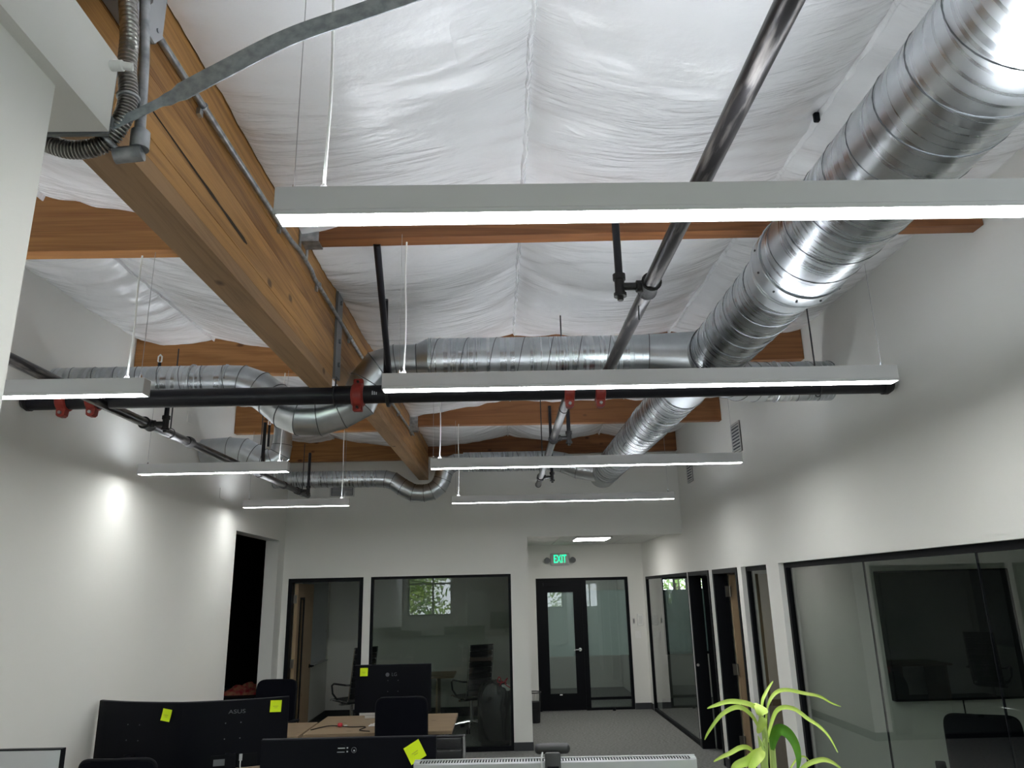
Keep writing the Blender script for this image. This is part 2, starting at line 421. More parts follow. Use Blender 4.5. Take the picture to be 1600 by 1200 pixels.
# walls
def wall(name, boxes, m='paint', label=None):
    mb = MB()
    for d in boxes: mb.box(*d)
    return struct(mb.build(name, m, smooth=False), label)
XRO = XR+.14
OPN = [(1.9, 6.85), (7.17, 7.93), (8.06, 8.99), (9.17, 10.17), (10.25, 13.22)]
seg = []; y = YR
for a, b in OPN: seg.append((XR, XRO, y, a, 0, 2.15)); y = b
seg.append((XR, XRO, y, YH, 0, 2.15)); seg.append((XR, XRO, YR, YH, 2.15, ZT+.1))
wall('wall_right', seg, label='white right wall with black framed glass openings')
XLO = XL-.17
wall('wall_left', [(XLO, XL, YR, 8.385, 0, ZT+.1), (XLO, XL, 8.385, 10.03, 2.675, ZT+.1), (XLO, XL, 10.03, 13.3, 0, ZT+.1)], label='white left wall with tall dark opening')
YBO = YB+.12
wall('wall_back', [(XL, -2.83, YB, YBO, 0, ZT+.1), (-2.83, .15, YB, YBO, 2.185, ZT+.1), (-1.83, -1.73, YB, YBO, 0, 2.185), (.15, .39, YB, YBO, 0, ZT+.1),
                   (.39, XR, YB, YBO, 2.667, ZT+.1)], label='off-white back wall with office door and window')
wall('wall_hall_left', [(.27, .39, YBO, YH, 0, 2.75)])
wall('wall_hall_end', [(.27, .63, YH, YH+.12, 0, 2.75), (.63, 2.25, YH, YH+.12, 2.16, 2.75), (2.25, XR, YH, YH+.12, 0, 2.75)])
wall('wall_office_back', [(XL, .27, 13.2, 13.3, 0, 2.75)], 'paint_cream')
# partition post and header near the camera
wall('wall_partition', [(-1.25, -.868, .35, 1.272, 0, 2.952), (-1.25, -.84, .1, 1.425, 2.95, 3.135)], 'paint_cream', 'white partition post with boxed header under the beam')
# rooms behind the glass
wall('wall_room_dark', [(-5.0, -4.9, 7.9, 11.6, 0, 2.9), (-5.0, XLO, 7.8, 7.9, 0, 2.9), (-5.0, XLO, 11.6, 11.7, 0, 2.9), (-5.0, XLO, 7.8, 11.7, 2.9, 3.0)], 'unlit_wall_black')
wall('wall_conference', [(XRO, 5.6, 6.9, 7.0, 0, 2.8), (5.6, 5.7, 1.4, 14.7, 0, 2.8), (XRO, 5.6, 1.4, 1.5, 0, 2.8)], 'paint_cream')
wall('wall_room_divider', [(XRO, 5.6, 9.05, 9.13, 0, 2.8)], 'paint_cream')
wall('wall_room_end', [(XRO-.14, 3.08, 14.6, 14.7, 0, 2.8), (3.08, 4.3, 14.6, 14.7, 0, .75), (3.08, 4.3, 14.6, 14.7, 2.16, 2.8), (4.3, 5.7, 14.6, 14.7, 0, 2.8), (XR, XRO, YH+.12, 14.6, 0, 2.8)], 'paint_cream')
wall('wall_lobby', [(.1, .2, YH+.12, 16.4, 0, 2.8), (.1, XRO, 16.4, 16.5, 0, 2.8), (XR, XRO, 14.7, 16.4, 0, 2.8)], 'paint_cream')
struct(box('ceiling_office', 'paint', (XL, .27, YBO, 13.3, 2.75, 2.8)))
struct(box('ceiling_side_rooms', 'paint', (XRO, 5.7, 1.4, 14.7, 2.8, 2.86)))
struct(box('ceiling_lobby', 'paint', (.1, XRO, YH+.12, 16.5, 2.8, 2.86)))
# hall ceiling: lay-in tiles on a grid
hc = struct(box('ceiling_hall', 'grille', (.39, XR, YBO, YH, 2.745, 2.80)), 'low hall ceiling of lay-in tiles')
tw = (XR-.39)/4; tl = (YH-YBO)/5
LIT = (2, 1)
for i in range(4):
    for j in range(5):
        box('ceiling_tile', 'tile', (.39+i*tw+.008, .39+(i+1)*tw-.008, YBO+j*tl+.008, YBO+(j+1)*tl-.008, 2.73, 2.747), hc)
# rear wall with the windows that bring the daylight in
WZ0, WZ1 = 1.30, 3.45
wins = [(-2.75, -1.25), (1.15, 2.40)]
mid = []; x = XL
for a, b in wins: mid.append((x, a, YR-.12, YR, WZ0, WZ1)); x = b
mid.append((x, XR, YR-.12, YR, WZ0, WZ1))
wall('wall_rear', mid+[(XL, XR, YR-.12, YR, 0, WZ0), (XL, XR, YR-.12, YR, WZ1, ZT+.1)])
wn = 1
for a, b in wins:
    r = sroot('window_%d' % wn, 'rear daylight window with dark mullions'); wn += 1
    mb = MB(); t = .05
    mb.box(a, b, YR-.09, YR-.03, WZ0, WZ0+t).box(a, b, YR-.09, YR-.03, WZ1-t, WZ1).box(a, a+t, YR-.09, YR-.03, WZ0, WZ1).box(b-t, b, YR-.09, YR-.03, WZ0, WZ1)
    mb.build('window_frame', 'black_frame', r)
    m2 = (a+b)/2
    box('mullion', 'black_frame', (m2-.025, m2+.025, YR-.085, YR-.035, WZ0+t, WZ1-t), r)
    box('transom', 'black_frame', (a+t, b-t, YR-.085, YR-.035, 2.20, 2.25), r)
    for (p, q) in ((a+t, m2-.025), (m2+.025, b-t)):
        for (z0, z1) in ((WZ0+t, 2.20), (2.25, WZ1-t)): box('pane', 'glass_window', (p, q, YR-.062, YR-.056, z0, z1), r)
    finish(r)
    portal((m2, YR-.13, (WZ0+WZ1)/2), (b-a, WZ1-WZ0), (PI/2, 0, 0))

# glazed openings in the right wall
def glazing_x(x, y0, y1, z0, z1, joints, m, label, t=.045, d=.055):
    global wn
    r = sroot('window_%d' % wn, label); wn += 1
    MB().box(x-d/2, x+d/2, y0, y1, z1-t, z1).box(x-d/2, x+d/2, y0, y1, z0, z0+t).box(x-d/2, x+d/2, y0, y0+t, z0+t, z1-t).box(x-d/2, x+d/2, y1-t, y1, z0+t, z1-t).build('window_frame', 'black_frame', r)
    ys = [y0+t]+joints+[y1-t]
    for a, b in zip(ys, ys[1:]): box('pane', m, (x-.005, x+.005, a+.002, b-.002, z0+t, z1-t), r)
    for j in joints: box('glass_joint', 'black_frame', (x-.006, x+.006, j-.003, j+.003, z0+t, z1-t), r)
    return finish(r)
glazing_x(XR+.075, 1.9, 6.85, .0, 2.15, [2.78, 4.09, 5.39], 'glass_dark', 'wide butt-jointed glass wall of the conference room')
glazing_x(XR+.075, 7.17, 7.93, .0, 2.15, [], 'glass_clear', 'narrow glass panel beside the conference room')
glazing_x(XR+.03, 10.25, 13.22, .0, 2.15, [], 'glass_clear', 'floor length glass panel along the hall')
# office window in the back wall
r = sroot('window_%d' % wn, 'large black framed office window'); wn += 1
t = .035
MB().box(-1.73, .15, YB+.01, YB+.07, 2.185-t, 2.185).box(-1.73, .15, YB+.01, YB+.07, 0, .055).box(-1.73, -1.73+t, YB+.01, YB+.07, .055, 2.185-t).box(.15-t, .15, YB+.01, YB+.07, .055, 2.185-t).build('window_frame', 'black_frame', r)
box('pane', 'glass_clear', (-1.73+t, .15-t, YB+.035, YB+.045, .055, 2.185-t), r); finish(r)
# exterior window of the end room, frosted below a clear strip
r = sroot('window_%d' % wn, 'exterior window with frosted film below a clear strip'); wn += 1
MB().box(3.08, 4.3, 14.62, 14.68, .75, .80).box(3.08, 4.3, 14.62, 14.68, 2.11, 2.16).box(3.08, 3.13, 14.62, 14.68, .8, 2.11).box(4.25, 4.3, 14.62, 14.68, .8, 2.11).build('window_frame', 'black_frame', r)
for xx in (3.34, 3.58, 3.9): box('mullion', 'black_frame', (xx-.018, xx+.018, 14.63, 14.67, 1.92, 2.11), r)
box('pane', 'glass_window', (3.13, 4.25, 14.645, 14.651, .8, 2.11), r); box('frosted_film', 'film_green', (3.13, 4.25, 14.638, 14.642, .8, 1.92), r); finish(r)
portal((3.69, 14.72, 1.45), (1.2, 1.4), (-PI/2, 0, 0))

# doors
def frame_y(y, x0, x1, z1, t, d, parent):
    MB().box(x0, x0+t, y, y+d, 0, z1).box(x1-t, x1, y, y+d, 0, z1).box(x0+t, x1-t, y, y+d, z1-t, z1).build('door_frame', 'black_frame', parent)
def leaf(parent, w, h, stile, top, bot, m='black_frame', th=.045, glassm='glass_clear', gx=None, plain=False):
    """door leaf in local space: hinge edge at x=0, leaf along +x, thickness about y=0"""
    mb = MB()
    if plain: mb.box(0, w, -th/2, th/2, .01, h, bev=.002)
    else:
        g0, g1 = gx if gx else (stile, w-stile)
        mb.box(0, g0, -th/2, th/2, .01, h).box(g1, w, -th/2, th/2, .01, h).box(g0, g1, -th/2, th/2, h-top, h).box(g0, g1, -th/2, th/2, .01, bot)
    o = mb.build('door_leaf', m, parent)
    if not plain:
        box('pane', glassm, (g0, g1, -.004, .004, bot, h-top), o)
    return o
def lever(parent, x, z, side, m='chrome', dirx=-1):
    MB().cyl((x, 0, z), (x, side*.03, z), .026, 16).cyl((x, side*.03, z), (x, side*.06, z), .009, 10).tube([(x, side*.055, z), (x+dirx*.06, side*.058, z), (x+dirx*.115, side*.055, z-.003)], [.009, .009, .007], 10).build('door_handle', m, parent)

# hall end door: glazed leaf and sidelight
r = sroot('door_1', 'black glazed hall door with sidelight under the exit sign')
x0, x1, xm, zt = .63, 2.25, 1.45, 2.16
MB().box(x0, x0+.05, YH+.02, YH+.1, 0, zt).box(x1-.05, x1, YH+.02, YH+.1, 0, zt).box(x0+.05, x1-.05, YH+.02, YH+.1, zt-.05, zt).box(xm-.02, xm+.06, YH+.02, YH+.1, 0, zt-.05).box(xm+.06, x1-.05, YH+.02, YH+.1, 0, .035).build('door_frame', 'black_frame', r)
lf = MB().box(x0+.05, x0+.20, YH+.03, YH+.075, .01, zt-.05).box(xm-.17, xm-.02, YH+.03, YH+.075, .01, zt-.05).box(x0+.2, xm-.17, YH+.03, YH+.075, zt-.24, zt-.05).box(x0+.2, xm-.17, YH+.03, YH+.075, .01, .27).build('door_leaf', 'black_frame', r)
box('pane', 'glass_clear', (x0+.2, xm-.17, YH+.048, YH+.056, .27, zt-.24), lf)
box('frosted_film', 'film', (x0+.2, xm-.17, YH+.058, YH+.061, .86, 1.94), lf)
MB().box(x0+.13, x0+.42, YH-.005, YH+.03, zt-.13, zt-.075).build('door_closer', 'black_plastic', lf)
MB().cyl((xm-.09, YH+.03, .97), (xm-.09, YH-.0, .97), .028, 16).tube([(xm-.09, YH-.02, .97), (xm-.2, YH-.02, .965)], .01, 10).cyl((xm-.09, YH, .97), (xm-.09, YH-.025, .97), .011, 10).build('door_handle', 'chrome', lf)
box('door_tag', 'white_plastic', (.985, 1.03, YH+.026, YH+.03, .245, .262), lf)
box('sidelight_pane', 'glass_clear', (xm+.06, x1-.05, YH+.048, YH+.056, .035, zt-.05), r)
box('frosted_film', 'film', (xm+.06, x1-.05, YH+.058, YH+.061, .86, 1.94), r)
MB().box(xm+.06, x1-.05, YH+.03, YH+.075, .16, .2).build('sidelight_rail', 'black_frame', r)
MB().lathe([(.0, .0), (.028, .0), (.028, .02), (.018, .045), (0, .05)], 14, (1.88, YH-.06, .0)).build('door_stop', 'black_plastic', r)
finish(r)
# office door (back wall), leaf swung into the office
r = sroot('door_2', 'open black framed office door with wooden leaf')
frame_y(YB-.005, -2.83, -1.83, 2.185, .05, .13, r)
lf = MB().box(0, .045, 0, .14, .01, 2.12).box(0, .045, .34, .88, .01, 2.12).box(0, .045, .14, .34, 1.92, 2.12).box(0, .045, .14, .34, .01, .25)
lf.v = [v+Vector((-2.775, YBO+.015, 0)) for v in lf.v]; lf = lf.build('door_leaf', 'door_wood', r)
MB().box(-2.735, -2.722, YBO+.14, YBO+.37, 1.91, 1.94).box(-2.735, -2.722, YBO+.14, YBO+.165, .26, 1.91).box(-2.735, -2.722, YBO+.33, YBO+.37, .26, 1.91).box(-2.735, -2.722, YBO+.14, YBO+.37, .24, .265).build('lite_trim', 'black_frame', lf)
box('pane', 'glass_clear', (-2.757, -2.749, YBO+.155, YBO+.355, .26, 1.93), lf)
MB().cyl((-2.73, YBO+.82, 1.0), (-2.67, YBO+.82, 1.0), .012, 10).tube([(-2.672, YBO+.82, 1.0), (-2.672, YBO+.69, 1.0)], .01, 10).cyl((-2.73, YBO+.82, 1.0), (-2.722, YBO+.82, 1.0), .028, 14).build('door_handle', 'black_plastic', lf)
for z in (.25, 1.1, 1.92): MB().box(-2.785, -2.74, YBO-.012, YBO+.014, z-.055, z+.055).cyl((-2.775, YBO+.003, z-.055), (-2.775, YBO+.003, z+.055), .009, 8).build('hinge', 'hinge', lf)
finish(r)
# two doors in the right wall
def door_right(n, y0, y1, kind, label):
    r = sroot('door_%d' % n, label); t = .05
    MB().box(XR-.012, XRO+.01, y0, y0+t, 0, 2.15).box(XR-.012, XRO+.01, y1-t, y1, 0, 2.15).box(XR-.012, XRO+.01, y0+t, y1-t, 2.10, 2.15).build('door_frame', 'black_frame', r)
    W = y1-y0-2*t
    if kind == 'glass':
        a = XRO+.02; Y = y1-t-.03
        o = MB().box(a, a+.13, Y-.045, Y, .01, 2.09).box(a+W-.13, a+W, Y-.045, Y, .01, 2.09).box(a+.13, a+W-.13, Y-.045, Y, 1.95, 2.09).box(a+.13, a+W-.13, Y-.045, Y, .01, .27).build('door_leaf', 'black_frame', r)
        box('pane', 'glass_clear', (a+.13, a+W-.13, Y-.027, Y-.019, .27, 1.95), o)
        MB().cyl((a+W-.06, Y-.045, .98), (a+W-.06, Y-.09, .98), .012, 10).tube([(a+W-.06, Y-.09, .98), (a+W-.17, Y-.09, .98)], .01, 10).build('door_handle', 'chrome', o)
        MB().cyl((XR+.012, y1-t-.001, .99), (XR+.012, y1-t-.012, .99), .018, 12).build('strike_plate', 'chrome', r)
    else:
        a = XRO+.02; Y = y1-t-.01
        o = MB().box(a, a+W, Y-.045, Y, .01, 2.09, bev=.002).build('door_leaf', 'door_wood', r)
        for z in (.3, 1.05, 1.9): MB().box(XRO-.045, XRO+.02, Y-.062, Y-.046, z-.06, z+.06).cyl((XRO+.006, Y-.062, z-.06), (XRO+.006, Y-.062, z+.06), .011, 8).build('hinge', 'hinge', o)
        MB().cyl((a+W-.06, Y-.045, .98), (a+W-.06, Y-.1, .98), .012, 10).tube([(a+W-.06, Y-.1, .98), (a+W-.17, Y-.1, .98)], .01, 10).build('door_handle', 'chrome', o)
    finish(r)
door_right(3, 9.17, 10.17, 'glass', 'black glazed door standing open off the hall')
door_right(4, 8.06, 8.99, 'wood', 'black framed doorway with open tan wooden leaf')

# baseboards
def base(name, boxes):
    mb = MB()
    for d in boxes: mb.box(*d)
    return struct(mb.build(name, 'base_vinyl', smooth=False))
base('baseboard_back', [(.15, .398, YB-.008, YB, 0, .1), (-1.83, -1.735, YB-.008, YB, 0, .1)])
base('baseboard_hall', [(.39, .398, YB, YH, 0, .1), (2.25, XR, YH-.008, YH, 0, .1), (.398, .63, YH-.008, YH, 0, .1)])
base('baseboard_right', [(XR-.008, XR, a, b, 0, .1) for a, b in ((10.17, 10.25), (8.99, 9.17), (7.93, 8.06), (6.85, 7.17), (13.22, YH-.008))])
base('baseboard_left', [(XL, XL+.008, YR, 8.385, 0, .1), (XL, XL+.008, 10.03, YB, 0, .1)])
base('baseboard_office', [(XL, .27, 13.19, 13.2, 0, .14), (XL, XL+.01, YBO+1.0, 13.19, 0, .14)])

# ------------------------------------------------------------------ timber roof
def glulam(name, label, y0, y1, zb, zt, n, slope):
    r = thing(name, label, 'beam', 'glulam beam lengths')
    h = (zt-zb)/n
    for i in range(n):
        j = random.uniform(-.0012, .0012); a = zb+i*h; x0 = -1.10+j; x1 = -.97+random.uniform(-.0015, .0015)
        s0, s1 = slope*(y0-4.2), slope*(y1-4.2)
        MB().add([(x0, y0, a+s0), (x1, y0, a+s0), (x1, y1, a+s1), (x0, y1, a+s1), (x0, y0, a+h-.0008+s0), (x1, y0, a+h-.0008+s0), (x1, y1, a+h-.0008+s1), (x0, y1, a+h-.0008+s1)],
                 [(0, 3, 2, 1), (4, 5, 6, 7), (0, 1, 5, 4), (1, 2, 6, 5), (2, 3, 7, 6), (3, 0, 4, 7)]).build('lamination', 'glulam_bottom' if i == 0 else 'glulam', r, smooth=False)
    return r
bm1 = glulam('glulam_beam', 'deep honey-coloured laminated beam nearest the camera, ending at the pipe', YR+.01, 4.22, 3.14, 4.10, 16, .016)
# long check in the near beam's face
mb = MB(); vs = []; fs = []; n = 26
for i in range(n+1):
    Y = 1.72+(2.66-1.72)*i/n; z = 3.305-.012*(Y-1.7); wd = (.003+.009*(i/n)**1.2)*(1 if i < n else .3)*(.8+.4*noise.noise(Vector((Y*9, 0, 1))))
    vs += [(-.9672, Y, z-wd), (-.9672, Y, z+wd)]
for i in range(n): fs.append((2*i, 2*i+2, 2*i+3, 2*i+1))
mb.add(vs, fs).build('split', 'crack', bm1, smooth=False)
finish(bm1)
bm2 = glulam('glulam_beam', 'shallower laminated beam running from the splice plate to the back wall', 4.26, YB-.005, 3.345, 4.10, 13, .022); finish(bm2)

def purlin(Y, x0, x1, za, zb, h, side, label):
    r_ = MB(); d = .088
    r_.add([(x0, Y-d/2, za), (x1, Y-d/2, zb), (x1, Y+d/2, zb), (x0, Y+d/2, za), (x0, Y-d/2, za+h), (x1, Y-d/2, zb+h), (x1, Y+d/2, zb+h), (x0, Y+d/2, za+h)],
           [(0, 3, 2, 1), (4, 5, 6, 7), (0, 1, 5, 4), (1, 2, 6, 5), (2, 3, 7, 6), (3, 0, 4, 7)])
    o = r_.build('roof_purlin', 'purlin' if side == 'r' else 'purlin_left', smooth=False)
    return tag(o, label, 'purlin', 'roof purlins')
ordn = ['', 'first', 'second', 'third', 'fourth']
RB = {1: (3.685, 3.72), 2: (3.70, 3.735), 3: (3.76, 3.755), 4: (3.80, 3.815)}
LB = {1: (3.64, 3.64), 2: (3.735, 3.66), 3: (3.705, 3.715), 4: (3.755, 3.755)}
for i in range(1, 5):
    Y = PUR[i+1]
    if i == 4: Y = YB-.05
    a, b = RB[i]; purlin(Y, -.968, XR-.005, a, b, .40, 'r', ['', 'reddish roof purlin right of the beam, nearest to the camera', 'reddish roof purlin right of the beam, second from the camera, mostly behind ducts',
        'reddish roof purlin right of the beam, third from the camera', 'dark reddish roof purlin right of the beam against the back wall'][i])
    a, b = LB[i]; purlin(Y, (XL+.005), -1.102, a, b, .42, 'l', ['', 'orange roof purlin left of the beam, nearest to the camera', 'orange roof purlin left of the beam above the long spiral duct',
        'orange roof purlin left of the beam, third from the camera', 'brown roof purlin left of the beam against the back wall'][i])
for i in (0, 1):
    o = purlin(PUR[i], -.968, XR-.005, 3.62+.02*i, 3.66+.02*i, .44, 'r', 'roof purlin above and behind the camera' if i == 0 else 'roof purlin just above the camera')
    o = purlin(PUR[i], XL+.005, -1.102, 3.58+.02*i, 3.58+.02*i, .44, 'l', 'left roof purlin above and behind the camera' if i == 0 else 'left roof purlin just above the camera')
# joist hangers
for Y, z, lab in ((PUR[2], 3.635, 'galvanised joist hanger holding the nearest right purlin to the beam'), (PUR[4], 3.66, 'galvanised joist hanger holding the third right purlin to the beam')):
    r = thing('joist_hanger', lab, 'hanger', 'joist hangers')
    MB().box(-.969, -.964, Y-.085, Y-.05, z, z+.3).box(-.969, -.964, Y+.05, Y+.085, z, z+.3).build('flange', 'steel_zinc', r)
    MB().box(-.969, -.88, Y-.05, Y-.046, z+.045, z+.24).box(-.969, -.88, Y+.046, Y+.05, z+.045, z+.24).box(-.969, -.88, Y-.05, Y+.05, z+.04, z+.045).build('saddle', 'steel_zinc', r)
    finish(r)
# splice plate and its bolts at the end of the deep beam
r = thing('splice_plate', 'grey steel plate at the joint between the two beam lengths', 'bracket')
MB().box(-.969, -.955, 4.22, 4.36, 3.22, 3.98).box(-1.11, -.955, 4.222, 4.25, 3.20, 3.23).build('plate', 'steel_grey', r)
for z in (3.30, 3.45, 3.7): MB().cyl((-.955, 4.29, z), (-.943, 4.29, z), .014, 6).build('bolt', 'steel_grey', r)
finish(r)

# ------------------------------------------------------------------ suspended linear lights
def linear_light(label, x0, x1, Y, group, cord_x, hang, cord_top, rz=0):
    """hang: list of (x, top z) for the wires"""
    r = thing('linear_light', label, 'light', group)
    zb, zt, d = 2.884, 2.962, .070
    MB().box(x0, x1, Y-d/2, Y+d/2, zb+.012, zt, bev=.0015).box(x0, x0+.006, Y-d/2, Y+d/2, zb, zb+.012).box(x1-.006, x1, Y-d/2, Y+d/2, zb, zb+.012).box(x0+.004, x1-.004, Y-d/2, Y-d/2+.003, zb, zb+.012).box(x0+.004, x1-.004, Y+d/2-.003, Y+d/2, zb, zb+.012).build('housing', 'fixture_white', r)
    MB().box(x0+.006, x1-.006, Y-d/2+.003, Y+d/2-.003, zb+.0005, zb+.0118).build('diffuser', 'led', r)
    MB().box(x0+.01, x1-.01, Y-d/2+.012, Y+d/2-.012, zt-.002, zt+.0004).build('uplight_lens', 'led_up', r)
    for x, zz in hang:
        MB().cyl((x, Y, zt-.003), (x, Y, zz), .0013, 5).build('suspension_wire', 'wire', r)
        MB().lathe([(.007, 0), (.007, .012), (.003, .026)], 10, (x, Y, zt-.001)).build('wire_gripper', 'chrome', r)
    P = []
    for i in range(15):
        t_ = i/14; P.append((cord_x+.010*math.sin(t_*5.5)*(1-t_)*t_*2+.004*t_, Y+.004*math.sin(t_*4), zt+(cord_top-zt)*t_))
    MB().tube(P, .0042, 7).build('power_cord', 'cord_white', r)
    MB().lathe([(.014, 0), (.014, .008), (.008, .022), (.005, .026)], 12, (cord_x, Y, zt-.001)).build('cord_grip', 'fixture_white', r)
    return finish(r)
GR = 'long suspended linear lights right of the beam'; GL = 'short suspended linear lights left of the beam'
linear_light('long linear light nearest the camera, crossing the big duct', -.553, 1.9, 1.715, GR, -.438, [(-.515, 3.86), (1.8, 3.86)], 3.84)
linear_light('long linear light in front of the black sprinkler main', -.538, 1.918, 3.385, GR, -.44, [(-.55+.09, 3.7), (1.86, 3.72)], 3.655)
linear_light('long linear light under the third right purlin, second farthest', -.521, 1.909, 5.70, GR, -.45, [(-.50, 3.75), (1.85, 3.75)], 3.70)
linear_light('farthest long linear light, in front of the back wall', -.503, 1.911, 8.04, GR, -.43, [(-.46, 3.8), (1.85, 3.8)], 3.76)
linear_light('short linear light beside the white post, left of the beam', -2.79, -1.645, 3.385, GL, -1.745, [(-1.70+.02, 3.62), (-2.7, 3.62)], 3.60)
linear_light('short linear light in the middle of the left row', -2.755, -1.614, 5.70, GL, -1.69, [(-1.66, 3.70), (-2.70, 3.75)], 3.68)
linear_light('farthest short linear light, near the dark doorway', -2.735, -1.605, 8.04, GL, -1.69, [(-1.66, 3.72), (-2.68, 3.72)], 3.72)

# ------------------------------------------------------------------ ducts
def ring_path(c, nrm, r, n=40):
    nrm = Vector(nrm).normalized(); u = nrm.orthogonal().normalized(); w_ = nrm.cross(u)
    return [Vector(c)+(u*math.cos(2*PI*i/n)+w_*math.sin(2*PI*i/n))*r for i in range(n)]
def spiral(p0, p1, r, pitch, parent, rr=.0026, flip=1, m='duct_seam_shadow'):
    p0 = Vector(p0); p1 = Vector(p1); d = p1-p0; L_ = d.length; d.normalize()
    u = d.orthogonal().normalized(); w_ = d.cross(u); n = max(8, int(L_/pitch*28)); P = []
    for i in range(n+1):
        s_ = L_*i/n; a = flip*2*PI*s_/pitch; P.append(p0+d*s_+(u*math.cos(a)+w_*math.sin(a))*(r+.0006))
    MB().tube(P, rr, 5).build('spiral_seam', m, parent)
def seam_ring(c, nrm, r, parent, rr=.004, name='joint_ring', m='duct_plain'):
    MB().tube(ring_path(c, nrm, r), rr, 6, closed=True).build(name, m, parent)
def duct_run(path, rads, parent, m, seams=None, name='duct_section', n=40):
    """gored run: mitred segments, a raised ring on every mitre"""
    MB().tube(path, rads, n).build(name, m, parent, angle=12)
    P = [Vector(p) for p in path]; R = rads if isinstance(rads, (list, tuple)) else [rads]*len(P)
    for i in range(1, len(P)-1):
        a = (P[i]-P[i-1]).normalized(); b_ = (P[i+1]-P[i]).normalized(); nn = (a+b_).normalized()
        ang = a.angle(b_); k_ = 1/max(.5, math.cos(ang/2)); ax = a.cross(b_)
        if ax.length < 1e-4: pts = ring_path(P[i], nn, R[i]+.001)
        else:
            ax.normalize(); q = nn.cross(ax).normalized()
            pts = [P[i]+ax*math.cos(2*PI*j/40)*(R[i]+.001)+q*math.sin(2*PI*j/40)*(R[i]+.001)*k_ for j in range(40)]
        MB().tube(pts, .0032, 5, closed=True).build('gore_seam', 'duct_seam_shadow', parent)

# main trunk along the right side
r = thing('main_duct', 'big round galvanised spiral duct running along the right wall', 'duct')
cx, cz = 1.385, 3.372
A = Vector((cx, YR+.02, cz)); B_ = Vector((cx, 3.06, cz))
MB().cyl(A, B_, .203, 56).build('duct_section', 'duct_y', r); spiral(A, B_, .203, .187, r)
c0 = Vector((cx, 3.02, cz)); c1 = Vector((cx, 3.10, cz)); c2 = Vector((cx, 3.17, cz+.003))
MB().tube([(cx, 3.0, cz), (cx, 3.10, cz), (cx, 3.16, cz), (cx, 3.24, cz)], [.207, .207, .182, .182], 56).build('reducer', 'duct_plain', r)
seam_ring((cx, 3.0, cz), (0, 1, 0), .207, r); seam_ring((cx, 3.10, cz), (0, 1, 0), .207, r); seam_ring((cx, 3.16, cz), (0, 1, 0), .184, r)
for a in range(12):
    an = a*PI/6+.3; c = Vector((cx+math.cos(an)*.208, 3.04, cz+math.sin(an)*.208)); MB().cyl(c, c+Vector((math.cos(an), 0, math.sin(an)))*.006, .005, 6).build('screw', 'rod', r)
D_ = Vector((cx, 3.2, cz)); E_ = Vector((cx, 4.34, cz))
MB().cyl(D_, E_, .177, 52).build('duct_section', 'duct_y', r); spiral(D_, E_, .177, .17, r)
seam_ring((cx, 4.34, cz), (0, 1, 0), .178, r, rr=.006, m='rod')
MB().tube([(cx, 4.30, cz), (cx, 4.36, cz+.016), (cx, 5.25, cz+.02)], [.174, .166, .172], 52).build('tee_body', 'duct_plain', r)
G_ = Vector((cx, 5.25, cz+.02)); H_ = Vector((cx, 9.25, cz+.045))
MB().cyl(G_, H_, .172, 48).build('duct_section', 'duct_y', r); spiral(G_, H_, .172, .135, r)
seam_ring(G_, (0, 1, 0), .174, r)
for yy in (6.45, 6.55): seam_ring((cx, yy, cz+.03), (0, 1, 0), .174, r)
MB().tube([H_, (cx, 9.75, cz+.045), (cx, 9.765, cz+.045)], [.174, .174, .165], 48).build('end_cap', 'duct_plain', r); seam_ring(H_, (0, 1, 0), .176, r)
MB().box(1.235, 1.245, 7.0, 7.16, 3.30, 3.42).build('access_label', 'steel_grey', r)
for xx, yy in ((1.30, .9), (1.30, 5.9)):
    pass
finish(r)

# left branch over the beam line: tee tap, big length, reducer, elbows under the beam, small length to the left wall
r = thing('branch_duct', 'galvanised branch duct crossing left and ducking under the beam', 'duct', 'spiral branch ducts')
zc = 3.445
duct_run([(1.30, 4.62, 3.40), (1.02, 4.70, zc), (.90, 4.70, zc)], [.186, .155, .152], r, 'duct_plain', name='tee_tap')
MB().cyl((.90, 4.70, zc), (-.44, 4.70, zc), .150, 48).build('duct_section', 'duct_x', r); spiral((.90, 4.70, zc), (-.44, 4.70, zc), .150, .19, r, flip=-1)
for xx in (.955, .90, -.44, -.425): seam_ring((xx, 4.70, zc), (1, 0, 0), .152, r, rr=.003)
duct_run([(-.44, 4.70, zc), (-.52, 4.70, zc-.008), (-.54, 4.70, zc-.008)], [.150, .122, .122], r, 'duct_plain', name='reducer')
duct_run([(-.53, 4.70, zc-.008), (-.66, 4.70, zc-.008), (-.775, 4.70, 3.40), (-.85, 4.70, 3.30), (-.90, 4.70, 3.18), (-1.02, 4.70, 3.115), (-1.15, 4.70, 3.075), (-1.27, 4.70, 3.08), (-1.37, 4.72, 3.125), (-1.47, 4.74, 3.21), (-1.57, 4.75, 3.285), (-1.68, 4.75, 3.325), (-1.78, 4.75, 3.33)], .120, r, 'duct_plain', name='elbow_run')
MB().cyl((-1.76, 4.75, 3.33), (XL+.01, 4.75, 3.33), .120, 44).build('duct_section', 'duct_x', r); spiral((-1.76, 4.75, 3.33), (XL+.01, 4.75, 3.33), .120, .14, r)
seam_ring((-1.78, 4.75, 3.33), (1, 0, 0), .122, r)
MB().tube(ring_path((-2.0, 4.75, 3.33), (1, 0, 0), .1225), .008, 6, closed=True).build('strap_band', 'steel_zinc', r)
finish(r)
